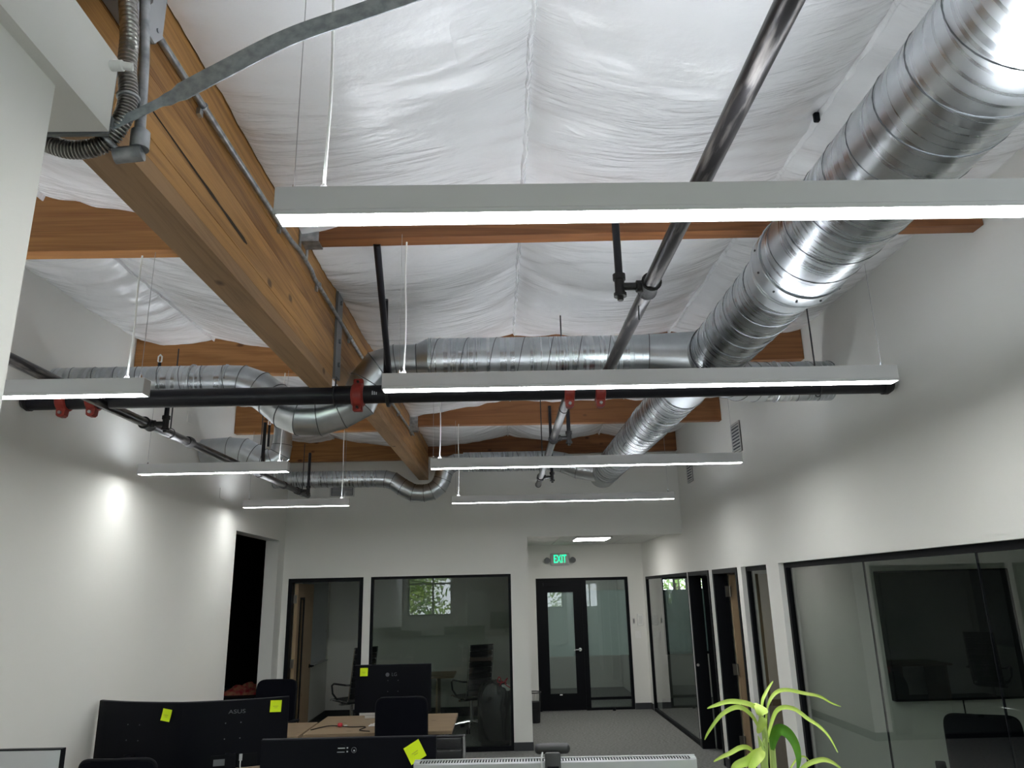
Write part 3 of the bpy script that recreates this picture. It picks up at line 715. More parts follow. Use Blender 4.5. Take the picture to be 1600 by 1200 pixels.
# right branch to the right wall
r = thing('branch_duct', 'short galvanised branch duct running into the right wall', 'duct', 'spiral branch ducts')
duct_run([(1.44, 4.78, 3.40), (1.56, 4.98, 3.415), (1.68, 5.16, 3.43), (1.80, 5.28, 3.437), (1.94, 5.34, 3.44), (2.02, 5.345, 3.44)], [.16, .156, .152, .152, .150, .150], r, 'duct_plain', name='elbow_run')
MB().cyl((2.0, 5.345, 3.44), (XR-.002, 5.345, 3.44), .150, 44).build('duct_section', 'duct_x', r); spiral((2.0, 5.345, 3.44), (XR-.002, 5.345, 3.44), .150, .16, r)
seam_ring((2.1, 5.345, 3.44), (1, 0, 0), .153, r); finish(r)
# far branch along the back wall, dipping under the beam end
r = thing('branch_duct', 'galvanised branch duct along the back wall dipping under the beam end', 'duct', 'spiral branch ducts')
yq = 9.62
duct_run([(1.36, 9.50, 3.43), (1.05, yq, 3.50), (.85, yq, 3.575), (.70, yq, 3.60), (.60, yq, 3.60)], [.15, .14, .13, .13, .13], r, 'duct_plain', name='elbow_run')
MB().cyl((.62, yq, 3.60), (-.45, yq, 3.60), .128, 40).build('duct_section', 'duct_x', r); spiral((.62, yq, 3.60), (-.45, yq, 3.60), .128, .16, r)
duct_run([(-.43, yq, 3.60), (-.55, yq, 3.60), (-.64, yq, 3.56), (-.70, yq, 3.48), (-.725, yq, 3.38), (-.77, yq, 3.29), (-.86, yq, 3.225), (-.96, yq, 3.205), (-1.10, yq, 3.215), (-1.24, yq, 3.29), (-1.36, yq, 3.375), (-1.46, yq, 3.40), (-1.56, yq, 3.405)], .112, r, 'duct_plain', name='elbow_run')
MB().cyl((-1.54, yq, 3.405), (XL+.01, yq, 3.415), .108, 40).build('duct_section', 'duct_x', r); spiral((-1.54, yq, 3.405), (XL+.01, yq, 3.415), .108, .17, r)
finish(r)
# roof riser and elbow on the left wall
r = thing('branch_duct', 'galvanised elbow duct from the left wall rising into the roof', 'duct', 'spiral branch ducts')
duct_run([(XL+.01, 7.25, 3.345), (-2.64, 7.25, 3.36), (-2.50, 7.25, 3.345), (-2.40, 7.25, 3.30), (-2.30, 7.25, 3.245), (-2.21, 7.25, 3.245), (-2.145, 7.25, 3.31), (-2.13, 7.25, 3.40), (-2.13, 7.25, 3.5)], [.13, .13, .13, .125, .12, .11, .1, .095, .09], r, 'duct_plain', name='elbow_run')
MB().cyl((-2.13, 7.25, 3.48), (-2.13, 7.25, 3.98), .088, 36).build('riser', 'duct_plain', r); finish(r)

# ------------------------------------------------------------------ sprinkler pipework
YM, ZM = 4.45, 3.18
def coupling(c, ax, r, parent, wdt=.062):
    """grooved coupling: two red half shells with bolt ears"""
    c = Vector(c); ax = Vector(ax).normalized(); mb = MB()
    mb.tube([c-ax*wdt/2, c-ax*wdt*.35, c+ax*wdt*.35, c+ax*wdt/2], [r*1.12, r*1.30, r*1.30, r*1.12], 24)
    o = mb.build('red_coupling', 'red_paint', parent)
    z = Vector((0, 0, 1))
    for s in (1, -1):
        b = MB(); p = c+z*s*r*1.42
        b.box(p.x-wdt*.40, p.x+wdt*.40, p.y-.022, p.y+.022, p.z-.022, p.z+.022, bev=.006); b.build('bolt_ear', 'red_paint', o)
        MB().cyl((p.x, p.y-.036, p.z), (p.x, p.y+.03, p.z), .0085, 8).build('bolt', 'pipe_fitting', o)
def mech_tee(x, parent):
    mb = MB(); mb.tube([(x-.032, YM, ZM), (x-.026, YM, ZM), (x+.026, YM, ZM), (x+.032, YM, ZM)], [.060, .068, .068, .060], 24)
    mb.prism([(x-.030, ZM-.04), (x+.030, ZM-.04), (x+.024, ZM-.098), (x+.012, ZM-.108), (x-.012, ZM-.108), (x-.024, ZM-.098)], 1, YM-.032, YM+.014)
    o = mb.build('red_coupling', 'red_paint', parent)
    MB().cyl((x, YM-.046, ZM-.083), (x, YM-.032, ZM-.083), .010, 8).build('bolt', 'wire', o)
r = thing('sprinkler_main', 'thick black sprinkler main pipe crossing the room under the beam', 'pipe')
MB().tube([(XL+.03, YM, ZM-.03), (2.44, YM, ZM-.03+.012)], .057, 28).build('pipe', 'pipe_black', r)
ZM -= .03
coupling((-.857, YM, ZM), (1, 0, 0), .057, r, .075)
for x in (.453, .645, -2.655, -2.475): mech_tee(x, r)
MB().tube([(XL+.005, YM, ZM), (XL+.03, YM, ZM), (XL+.05, YM, ZM)], [.045, .063, .063], 16).build('end_cap', 'pipe_fitting', r)
MB().tube([(2.43, YM, ZM+.01), (2.46, YM, ZM+.01), (2.49, YM, ZM+.01)], [.063, .063, .045], 16).build('end_cap', 'pipe_fitting', r)
for i, x in enumerate((-.760, -.748, -.736)): MB().box(x-.004, x+.003, YM-.0585, YM-.056, ZM-.012, ZM+.012-.004*i).build('stencil_mark', 'stencil', r, smooth=False)
for x in (-1.0, 2.02):
    MB().tube(ring_path((x, YM, ZM), (1, 0, 0), .060, 28), .0035, 6, closed=True).build('hanger_ring', 'rod', r)
    MB().cyl((x, YM, ZM+.06), (x, YM, 3.9), .005, 8).build('hanger_rod', 'rod', r)
finish(r)
# sway brace
r = thing('sway_brace', 'black diagonal brace bar from the sprinkler main up to the purlin', 'brace')
MB().tube([(-.60, 3.47, 3.69), (-.66, 4.40, ZM+.10)], .019, 12).build('bar', 'pipe_black', r)
MB().tube([(-.62, 3.95, 3.58), (-.685, 4.40, ZM+.07)], .012, 8).build('bar', 'pipe_black', r)
MB().tube(ring_path((-.67, YM, ZM), (1, 0, 0), .066, 24), .012, 8, closed=True).build('clamp', 'pipe_fitting', r)
finish(r)
def tee_drop(x, Y, z, side, top, parent, r0=.030):
    """threaded tee on the branch with a short outlet and an upright drop"""
    MB().tube([(x, Y-.05, z), (x, Y-.03, z), (x, Y+.03, z), (x, Y+.05, z)], [r0*1.42, r0*1.28, r0*1.28, r0*1.42], 20).build('tee_fitting', 'pipe_fitting', parent)
    X2 = x+side*.125
    MB().tube([(x+side*.02, Y, z), (x+side*.055, Y, z), (x+side*.058, Y, z), (X2, Y, z)], [.026, .026, .017, .017], 14).build('outlet', 'pipe_fitting', parent)
    MB().tube([(X2, Y, z-.045), (X2, Y, z-.030), (X2, Y, z-.028), (X2, Y, z+.028), (X2, Y, z+.03), (X2, Y, z+.055)], [.027, .027, .021, .021, .027, .027], 16).build('elbow_fitting', 'pipe_fitting', parent)
    MB().tube([(X2, Y, z-.045), (X2, Y, z-.062)], .013, 6).build('plug', 'pipe_fitting', parent)
    MB().cyl((X2, Y, z+.05), (X2, Y, top), .0165, 14).build('drop_pipe', 'pipe_black', parent)
# near branch
r = thing('sprinkler_branch', 'worn steel sprinkler pipe running toward the camera above the lights', 'pipe', 'sprinkler branch pipes')
MB().tube([(.652, YR+.05, 3.185), (.648, YM, 3.175)], .0315, 22).build('pipe', 'pipe_steel', r)
MB().tube([(.65, 3.17, 3.18), (.65, 3.36, 3.18)], .0322, 22).build('worn_sleeve', 'pipe_worn', r)
tee_drop(.65, 2.87, 3.18, -1, 3.62, r)
MB().cyl((.63, 3.02, 3.16), (.63, 3.03, 3.09), .003, 6).build('tie_rod', 'rod', r)
finish(r)
# far branch
r = thing('sprinkler_branch', 'steel sprinkler pipe running from the main to the back wall', 'pipe', 'sprinkler branch pipes')
MB().tube([(.463, YM, 3.175), (.468, 8.6, 3.145)], .031, 20).build('pipe', 'pipe_steel', r)
tee_drop(.466, 5.98, 3.165, 1, 3.95, r); tee_drop(.468, 8.05, 3.15, 1, 3.95, r)
for yy, xx in ((5.2, .33), (7.6, .30)):
    pass
MB().tube([(.468, 8.59, 3.145), (.468, 8.62, 3.145)], [.036, .03], 16).build('end_cap', 'pipe_fitting', r)
for Y in (4.95, 7.62):
    MB().tube(ring_path((.466, Y, 3.165), (0, 1, 0), .034, 24), .003, 6, closed=True).build('hanger_ring', 'rod', r)
    MB().cyl((.466, Y, 3.2), (.466, Y, 3.95), .005, 8).build('hanger_rod', 'rod', r)
finish(r)
# left branch
r = thing('sprinkler_branch', 'dark sprinkler pipe sloping away along the left wall', 'pipe', 'sprinkler branch pipes')
zl = 3.115
MB().tube([(-2.43, YR+.05, zl+.05), (-2.40, YM, zl), (-2.385, 9.35, zl+.055)], .031, 20).build('pipe', 'pipe_steel', r)
tee_drop(-2.40, 5.0, zl+.005, 1, 3.30, r)
tee_drop(-2.39, 7.1, zl+.03, 1, 3.60, r); tee_drop(-2.385, 8.85, zl+.05, 1, 3.62, r)
for Y in (5.35, 7.42, 9.1):
    MB().tube(ring_path((-2.395, Y, zl+.01+.01*(Y-5)), (0, 1, 0), .036, 24), .003, 6, closed=True).build('hanger_ring', 'rod', r)
    MB().cyl((-2.395, Y, zl+.045+.01*(Y-5)), (-2.395, Y, 3.78), .005, 8).build('hanger_rod', 'rod', r)
for Y in (5.7, 8.3): MB().tube([(-2.395, Y-.05, zl+.01*(Y-4)), (-2.395, Y-.02, zl+.01*(Y-4)), (-2.395, Y+.02, zl+.01*(Y-4)), (-2.395, Y+.05, zl+.01*(Y-4))], [.036, .042, .042, .036], 18).build('pipe_socket', 'pipe_fitting', r)
finish(r)
for Y, x, z, lab in ((PUR[3]-.05, -2.36+.48-.82, 3.80, 'small eyelet clip on the left purlin above the long duct'), (PUR[4]-.05, -2.52, 3.80, 'small eyelet clip on the third left purlin')):
    r = thing('eyelet_clip', lab, 'clip', 'eyelet clips on the left purlins')
    MB().tube([(x-.014, Y, z), (x-.014, Y, z+.04), (x, Y, z+.055), (x+.014, Y, z+.04), (x+.014, Y, z), (x, Y, z-.012)], .006, 6, closed=True).build('loop', 'white_plastic', r)
    MB().cyl((x, Y, z-.01), (x, Y, z-.25), .013, 10).build('rod', 'pipe_black', r)
    finish(r)

# ------------------------------------------------------------------ electrical runs on the beam
r = thing('conduit', 'thin grey conduit clipped along the side of the beam', 'conduit')
MB().tube([(-.952, 1.78, 3.515), (-.952, 2.4, 3.535), (-.952, 3.18, 3.568), (-.940, 3.28, 3.570), (-.940, 3.52, 3.572), (-.952, 3.62, 3.576), (-.952, 5.0, 3.585), (-.952, 6.1, 3.62), (-.952, 8.3, 3.70)], .0115, 12).build('tube', 'steel_zinc', r)
for Y, z in ((2.12, 3.524), (3.02, 3.564), (3.72, 3.578), (4.6, 3.583), (7.0, 3.653)):
    MB().tube(ring_path((-.952, Y, z), (0, 1, 0), .0135, 16), .0035, 6, closed=True).build('strap_clip', 'steel_zinc', r)
    MB().box(-.968, -.955, Y-.012, Y+.012, z-.035, z-.012).build('clip_foot', 'steel_zinc', r)
finish(r)
r = thing('junction_box', 'grey steel junction box on the beam beside the flexible conduit', 'box')
MB().box(-.968, -.90, 1.53, 1.69, 3.40, 3.60, bev=.004).build('box_body', 'steel_grey', r)
MB().prism([(1.515, 3.43), (1.54, 3.385), (1.665, 3.385), (1.70, 3.43), (1.70, 3.62), (1.515, 3.62)], 0, -.90, -.893).build('cover', 'box_grey', r)
MB().box(-.965, -.90, 1.455, 1.53, 3.42, 3.60, bev=.003).build('side_box', 'pipe_fitting', r)
for s_ in ((1.545, 3.41), (1.67, 3.43), (1.545, 3.59), (1.67, 3.59)): MB().cyl((-.893, *s_), (-.889, *s_), .006, 8).build('screw', 'steel_zinc', r)
finish(r)
r = thing('flexible_conduit', 'ribbed flexible metal conduit dropping around the white header', 'conduit')
P0 = [Vector(p) for p in [(-.90, 1.53, 3.50), (-.878, 1.49, 3.37), (-.853, 1.475, 3.25), (-.845, 1.47, 3.15), (-.833, 1.47, 3.07), (-.842, 1.47, 3.005), (-.880, 1.478, 2.955), (-.94, 1.478, 2.94), (-1.0, 1.475, 2.955), (-1.06, 1.47, 2.99)]]
def smooth_path(P, n):
    out = []
    for i in range(len(P)-1):
        p0 = P[max(i-1, 0)]; p1 = P[i]; p2 = P[i+1]; p3 = P[min(i+2, len(P)-1)]
        for j in range(n):
            t = j/n; out.append(.5*((2*p1)+(-p0+p2)*t+(2*p0-5*p1+4*p2-p3)*t*t+(-p0+3*p1-3*p2+p3)*t**3))
    out.append(P[-1]); return out
SP = smooth_path(P0, 26); MB().tube(SP, [.0215 if i % 3 else .0165 for i in range(len(SP))], 14).build('ribbed_hose', 'flex', r, angle=50)
for i in (104, 150): MB().tube(ring_path(SP[i], SP[i+1]-SP[i-1], .021, 18), .005, 6, closed=True).build('strap_clip', 'steel_zinc', r)
finish(r)
r = thing('rigid_conduit', 'short straight conduit with elbow fitting at the header corner', 'conduit')
MB().tube([(-.862, 1.53, 3.43), (-.83, 1.51, 3.20), (-.812, 1.50, 2.99)], .0125, 12).build('tube', 'steel_zinc', r)
MB().tube([(-.863, 1.53, 3.44), (-.858, 1.528, 3.40)], .019, 12).build('connector', 'steel_zinc', r)
MB().tube([(-.811, 1.50, 3.0), (-.809, 1.50, 2.955)], .021, 14).tube([(-.80, 1.50, 2.945), (-.86, 1.495, 2.935)], .019, 12).build('elbow_fitting', 'steel_zinc', r)
finish(r)
r = thing('header_plate', 'small dark steel plate at the end of the white header', 'bracket')
MB().box(-1.2, -.845, 1.426, 1.436, 2.945, 3.13).build('plate', 'steel_grey', r); finish(r)
r = thing('header_sensor', 'small white knob sensor on the corner of the header', 'sensor')
MB().tube([(-.84, 1.40, 3.10), (-.815, 1.40, 3.10), (-.813, 1.40, 3.10), (-.795, 1.405, 3.10)], [.012, .012, .009, .009], 14).build('knob', 'white_plastic', r); finish(r)
# curved galvanised strap
r = thing('metal_strap', 'curved flat galvanised strap arching from the header corner', 'strap')
pts = smooth_path([Vector(p) for p in [(-.852, 1.455, 2.985), (-.75, 1.455, 3.045), (-.62, 1.45, 3.125), (-.47, 1.445, 3.212), (-.31, 1.44, 3.275), (-.19, 1.43, 3.315), (.0, 1.40, 3.37), (.2, 1.30, 3.46), (.3, 1.16, 3.62)]], 8)
vs = []; fs = []
for i, p in enumerate(pts):
    a = pts[min(i+1, len(pts)-1)]-pts[max(i-1, 0)]; a.normalize(); u = Vector((0, 1, 0)).cross(a).normalized()*-1
    if u.z < 0: u = -u
    h0, h1 = (.011, .013) if i < 9 else ((.019, .016) if i < 11 else (.025, .023))
    vs += [p-u*h0+Vector((0, -.0015, 0)), p+u*h1+Vector((0, -.0015, 0)), p+u*h1+Vector((0, .0015, 0)), p-u*h0+Vector((0, .0015, 0))]
n = len(pts)
for i in range(n-1):
    for j in range(4): fs.append((4*i+j, 4*i+(j+1) % 4, 4*i+4+(j+1) % 4, 4*i+4+j))
fs += [(3, 2, 1, 0), (4*n-4, 4*n-3, 4*n-2, 4*n-1)]
MB().add(vs, fs).build('strap_band', 'strap_zinc', r, angle=40)
MB().box(-.868, -.846, 1.44, 1.462, 2.97, 3.0).build('end_tab', 'steel_zinc', r); finish(r)

# ------------------------------------------------------------------ grilles, plates, exit sign, hall light
def grille_x(x, y0, y1, z0, z1, n, label):
    r = thing('air_grille', label, 'vent', 'wall air grilles')
    MB().box(x-.008, x, y0, y1, z0, z1).build('backing', 'grille_dark', r)
    MB().box(x-.014, x-.002, y0, y0+.02, z0, z1).box(x-.014, x-.002, y1-.02, y1, z0, z1).box(x-.014, x-.002, y0+.02, y1-.02, z0, z0+.02).box(x-.014, x-.002, y0+.02, y1-.02, z1-.02, z1).build('frame', 'grille', r)
    for i in range(n):
        z = z0+.02+(z1-z0-.04)*(i+.5)/n; MB().box(x-.0125, x-.009, y0+.02, y1-.02, z-.0085, z+.0085).build('louvre', 'grille', r)
    finish(r)
grille_x(XR-.001, 7.47, 7.76, 3.30, 3.62, 8, 'louvred grille high on the right wall, nearer the camera')
grille_x(XR-.001, 9.48, 9.75, 3.28, 3.56, 7, 'louvred grille high on the right wall near the corner')
r = thing('air_grille', 'louvred grille on the back wall under the far duct', 'vent', 'wall air grilles')
MB().box(-2.32, -2.0, YB-.008, YB-.001, 3.28, 3.42).build('backing', 'grille_dark', r)
for i in range(6): MB().box(-2.30, -2.02, YB-.013, YB-.008, 3.296+i*.02, 3.305+i*.02).build('louvre', 'grille', r)
MB().box(-2.33, -2.31, YB-.014, YB-.001, 3.27, 3.43).box(-2.01, -1.99, YB-.014, YB-.001, 3.27, 3.43).box(-2.31, -2.01, YB-.014, YB-.001, 3.27, 3.285).box(-2.31, -2.01, YB-.014, YB-.001, 3.415, 3.43).build('frame', 'grille', r); finish(r)
for Y, z, lab in ((7.86, 3.015, 'blank white cover plate on the left wall above the doorway'), (6.89, 3.61, 'blank white cover plate high on the left wall by the duct')):
    r = thing('cover_plate', lab, 'wall plate', 'blank cover plates')
    MB().box(XL, XL+.008, Y-.07, Y+.07, z-.055, z+.055, bev=.003).build('plate', 'paint', r)
    for s in (-.03, .03): MB().cyl((XL+.008, Y, z+s), (XL+.0095, Y, z+s), .005, 8).build('screw', 'white_plastic', r)
    finish(r)
r = thing('exit_sign', 'green lit EXIT sign with twin lamp heads above the hall door', 'exit sign')
ex, ez, ey = 1.068, 2.48, YH
MB().box(ex-.165, ex+.165, ey-.055, ey-.001, ez-.105, ez+.105, bev=.012, seg=2).build('housing', 'exit_housing', r)
MB().box(ex-.125, ex+.125, ey-.0575, ey-.0545, ez-.085, ez+.085).build('face_plate', 'exit_housing', r)
text_mesh('EXIT', .215, Matrix.Translation((ex, ey-.060, ez)) @ Matrix.Rotation(PI/2, 4, 'X') @ Matrix.Diagonal((.52, .92, 1, 1)), 'exit_lettering', 'exit_green', r)
for s in (-1, 1):
    o = MB().tube([(ex+s*.165, ey-.03, ez-.01), (ex+s*.20, ey-.035, ez-.01)], .015, 10).build('lamp_arm', 'exit_housing', r)
    MB().tube([(ex+s*.225, ey-.02, ez), (ex+s*.225, ey-.045, ez-.005), (ex+s*.225, ey-.095, ez-.02)], [.02, .042, .05], 16).build('lamp_head', 'steel_grey', r)
finish(r)
r = thing('hall_light', 'flat lit ceiling panel light in the hall', 'light')
MB().box(1.14, 1.70, 11.25, 11.9, 2.70, 2.731).build('frame', 'fixture_white', r); MB().box(1.17, 1.67, 11.28, 11.87, 2.693, 2.701).build('diffuser', 'led_hall', r); finish(r)
r = thing('added_lobby_light', 'unseen ceiling panel added in the lobby to light the frosted hall door', 'light')  # unseen lamp added so the frosted film on the hall door glows
MB().box(1.1, 1.7, 14.6, 15.2, 2.78, 2.80).build('frame', 'fixture_white', r); MB().box(1.13, 1.67, 14.63, 15.17, 2.772, 2.781).build('diffuser', 'led_lobby_added', r); finish(r)
r = thing('wall_speaker', 'white slotted wall device by the hall glass', 'wall device')
MB().box(2.37, 2.47, YH-.03, YH-.001, 1.34, 1.53, bev=.006).build('case', 'white_plastic', r)
for i in range(7): MB().box(2.39, 2.45, YH-.032, YH-.029, 1.37+i*.02, 1.378+i*.02).build('slot', 'grille', r)
finish(r)
r = thing('light_switch', 'white double switch plate beside the hall door', 'switch')
MB().box(2.32, 2.42, YH-.008, YH-.001, 1.13, 1.25, bev=.003).build('plate', 'white_plastic', r)
for x in (2.345, 2.395): MB().box(x-.014, x+.014, YH-.014, YH-.008, 1.16, 1.22, bev=.002).build('rocker', 'white_plastic', r)
finish(r)
r = thing('card_reader', 'small narrow card reader next to the hall door frame', 'wall device')
MB().box(2.292, 2.325, YH-.02, YH-.001, 1.37, 1.46, bev=.004).build('case', 'grille', r); MB().box(2.30, 2.317, YH-.0215, YH-.0195, 1.385, 1.445).build('face', 'steel_grey', r); finish(r)

# ------------------------------------------------------------------ desks
def desk(label, x0, x1, y0, y1, z=.74, m='desk_wood', legs=None):
    r = thing('desk', label, 'desk', 'office desks')
    MB().box(x0, x1, y0, y1, z-.03, z, bev=.002).build('desk_top', m, r)
    for x in (legs or (x0+.1, x1-.1)):
        MB().box(x-.03, x+.03, y0+.08, y1-.08, 0, .03).box(x-.03, x+.03, (y0+y1)/2-.05, (y0+y1)/2+.05, .03, z-.06).box(x-.025, x+.025, y0+.1, y1-.1, z-.06, z-.03).build('leg', 'steel_grey', r)
    MB().box(x0+.1, x1-.1, (y0+y1)/2-.02, (y0+y1)/2+.02, z-.07, z-.03).build('crossbar', 'steel_grey', r)
    return finish(r)
desk('wooden desk carrying the black monitor in front of the office window', -1.825, -.462, 7.40, 8.42)
desk('wooden desk end at the left, beside the office door', -2.86, -1.845, 7.33, 8.07)
desk('wooden desk under the pair of angled black monitors', -2.86, -.14, 5.46, 6.2, legs=(-2.7, -1.5, -.3))
desk('wooden desk under the wide black monitor at the bottom', -2.86, -.2, 3.66, 4.36, legs=(-2.7, -1.5, -.36))
desk('raised wooden desk under the silver monitor and plant', -.75, 1.05, 1.62, 2.42, z=1.0)

# ------------------------------------------------------------------ monitors
def monitor(name, label, w_, h_, zc_top, curve, mback, stand=True, ports=False, desk_z=.74, th=.035, rim=None, hole=True):
    """local space: back faces -y, base of stand at z=0 (desk top); top edge at zc_top above the desk"""
    r = thing(name, label, 'monitor', 'desk monitors')
    n = 16; z1 = zc_top; z0 = z1-h_
    vs = []; fs = []
    for i in range(n+1):
        x = -w_/2+w_*i/n; c = curve*(2*x/w_)**2          # edges bend toward the user (+y)
        e = 0 if abs(2*x/w_) < .93 else .010*(abs(2*x/w_)-.93)/.07
        vs += [(x, c+e-th/2, z0), (x, c+e-th/2, z1-.004), (x, c+e-th/2+.006, z1), (x, c+th/2, z1), (x, c+th/2, z0)]
    for i in range(n):
        for j in range(5): a = 5*i; fs.append((a+j, a+5+j, a+5+(j+1) % 5, a+(j+1) % 5))
    fs += [(4, 3, 2, 1, 0), tuple(5*n+j for j in range(5))]
    body = MB().add(vs, fs).build('back_shell', mback, r, angle=25)
    # screen on the user side
    vs = []; fs = []
    for i in range(n+1):
        x = -w_/2+.012+(w_-.024)*i/n; c = curve*(2*x/w_)**2; vs += [(x, c+th/2+.0008, z0+.015), (x, c+th/2+.0008, z1-.012)]
    for i in range(n): fs.append((2*i, 2*i+2, 2*i+3, 2*i+1))
    MB().add(vs, fs).build('screen', 'screen', r)
    if hole:
        for sx in (-.05, .05):
            for sz in (-.05, .05): MB().cyl((sx, -th/2+.001, (z0+z1)/2+sz+.02), (sx, -th/2-.001, (z0+z1)/2+sz+.02), .0045, 8).build('mount_screw', 'logo', r)
    if ports:
        MB().box(-.13, .17, -th/2-.002, -th/2+.001, z0+.01, z0+.085).build('port_recess', 'black_frame', r)
        MB().box(-.11, -.03, -th/2-.004, -th/2-.0015, z0+.02, z0+.06).build('port_label', 'steel_grey', r)
        MB().box(.055, .075, -th/2-.016, -th/2-.002, z0+.045, z0+.085).build('cable_plug', 'silver_plastic', r)
        MB().tube(smooth_path([Vector(p) for p in [(.065, -th/2-.01, z0+.045), (.067, -th/2-.02, z0+.0), (.09, -th/2-.03, z0-.06), (.10, -.03, .02)]], 5), .004, 7).build('cable', 'cord_white', r)
    MB().box(-.035, .035, -.045, -.012, .012, z0+h_*.22).build('stand_neck', 'black_plastic', r)
    MB().box(-.13, .13, -.14, .09, 0, .012, bev=.004).build('stand_base', 'black_plastic', r)
    return r
def note(label, root_m, x, z, rot, yy, s=.076):
    """sticky note in a monitor's local frame, kept as a thing of its own"""
    r = thing('sticky_note', label, 'sticky note', 'yellow sticky notes')
    vs = []; fs = []
    for j in range(6):
        v = j/5
        for i in range(2): vs.append(((i-.5)*s, -.0015-.008*(1-v)**2, (v-.5)*s))
    for j in range(5): fs.append((2*j, 2*j+1, 2*j+3, 2*j+2))
    vs2 = [(x_, y_+.0006, z_) for x_, y_, z_ in vs]; k_ = len(vs)
    fs = fs+[tuple(reversed([q+k_ for q in f])) for f in fs]
    MB().add(vs+vs2, fs).build('paper', 'postit', r)
    MB().box(-.018, .016, -.0058, -.0052, -.002, .001).box(-.010, .012, -.0068, -.0062, -.012, -.0095).build('scribble', 'postit_ink', r, smooth=False)
    loc = root_m.matrix_basis @ Vector((x, yy, z)); r.matrix_basis = Matrix.Translation(loc) @ Matrix.Rotation(root_m.rotation_euler.z, 4, 'Z') @ Matrix.Rotation(rot, 4, 'Y')
    return r
def mb_basis(r): r.matrix_basis = Matrix.Translation(r.location) @ r.rotation_euler.to_matrix().to_4x4()
RX = Matrix.Rotation(PI/2, 4, 'X')
# D
D = monitor('monitor', 'black monitor with round logo on the desk before the office window', .745, .435, .548, .0, 'monitor_back')
MB().cyl((-.055, -.0185, .455), (-.055, -.0200, .455), .019, 20).build('logo_disc', 'logo', D)
text_mesh('LG', .045, Matrix.Translation((.012, -.0190, .455)) @ RX, 'logo_letters', 'logo', D)
place(D, (-1.062, 7.8, .742), math.radians(-1))
note('yellow note on the black monitor before the office window', D, -.285, .485, 0, -.024)
# B and A
Bm = monitor('monitor', 'black curved monitor with faint lettering, right one of the angled pair', .725, .43, .53, .035, 'monitor_back', ports=True)
text_mesh('ASUS', .045, Matrix.Translation((.02, -.0195, .455)) @ RX @ Matrix.Diagonal((1.1, .8, 1, 1)), 'logo_letters', 'logo', Bm)
place(Bm, (-1.862, 5.60, .742), math.radians(14))
note('yellow note at the top right of the curved lettered monitor', Bm, .275, .475, .03, -.006)
Am = monitor('monitor', 'black curved monitor at the left, against the white wall', .735, .43, .53, .035, 'monitor_back')
MB().box(-.16, .10, -.0195, -.0165, .115, .16).build('port_recess', 'black_frame', Am)
place(Am, (-2.548, 5.63, .742), math.radians(-19))
note('yellow note on the left black monitor by the wall', Am, .265, .452, .12, -.008)
# C
Cm = monitor('ultrawide_monitor', 'wide black monitor with disc logo at the bottom of the view', .875, .37, .53, .0, 'monitor_back', hole=False)
o = MB().cyl((-.03, -.0185, .475), (-.03, -.0200, .475), .026, 22).build('logo_disc', 'black_frame', Cm)
MB().box(-.050, -.014, -.0212, -.0195, .483, .487).box(-.053, -.016, -.0212, -.0195, .466, .4685).box(-.006, .001, -.0212, -.0195, .483, .489).box(-.006, .001, -.0212, -.0195, .466, .472).box(.028, .035, -.0212, -.0195, .470, .476).build('logo_glints', 'silver_plastic', Cm, smooth=False)  # pale bars stand in for lamp reflections in the glossy logo
MB().tube(ring_path((.03, -.0185, .475), (0, 1, 0), .012, 20), .002, 6, closed=True).build('logo_ring', 'logo', Cm)
place(Cm, (-.768, 4.06, .742), math.radians(-1.5))
note('large tilted yellow note on the wide black monitor', Cm, .335, .462, -.52, -.024, .085)
# F
Fm = monitor('monitor', 'pale silver monitor back with dark rim at the left edge', .74, .43, .532, .0, 'silver', hole=False)
MB().box(-.372, .372, -.017, .017, .530, .535).box(.368, .373, -.0185, .017, .10, .532).build('rim', 'black_plastic', Fm)
place(Fm, (-2.495, 3.97, .742), math.radians(-2))
# E
Em = monitor('silver_monitor', 'silver monitor with slotted top edge in the foreground', .79, .40, .50, .0, 'silver', hole=False, th=.04)
mbv = MB()
for i in range(95): x = -.375+.75*i/94; mbv.box(x-.0022, x+.0022, -.0145, .012, .4995, .5012)
o = mbv.build('top_vents', 'black_frame', Em, smooth=False); o['kind'] = 'stuff'
MB().box(-.395, .395, .0125, .020, .4965, .503).build('front_bezel', 'silver', Em)
place(Em, (.145, 2.28, 1.002), math.radians(-2.2))
# webcam on E
r = thing('webcam', 'dark grey webcam clipped on the silver monitor', 'webcam')
MB().box(-.050, .050, -.014, .014, .012, .040, bev=.012, seg=3).build('body', 'webcam_grey', r)
MB().box(-.022, .022, -.034, -.022, -.085, .022, bev=.006, seg=2).build('clip', 'webcam_grey', r)
MB().box(-.016, .016, -.0365, -.0335, -.030, -.012, bev=.001).build('clip_pad', 'black_plastic', r)
MB().box(-.02, .02, -.026, .02, .002, .014, bev=.003).build('hinge', 'black_plastic', r)
MB().cyl((0, .014, .026), (0, .019, .026), .011, 16).build('lens', 'screen', r)
MB().tube(smooth_path([Vector(p) for p in [(-.028, -.012, .018), (-.032, -.03, .0), (-.030, -.03, -.05), (-.034, -.03, -.12)]], 6), .0026, 8).build('cable', 'silver_plastic', r)
place(r, (.140, 2.283, 1.504), math.radians(-2.2))

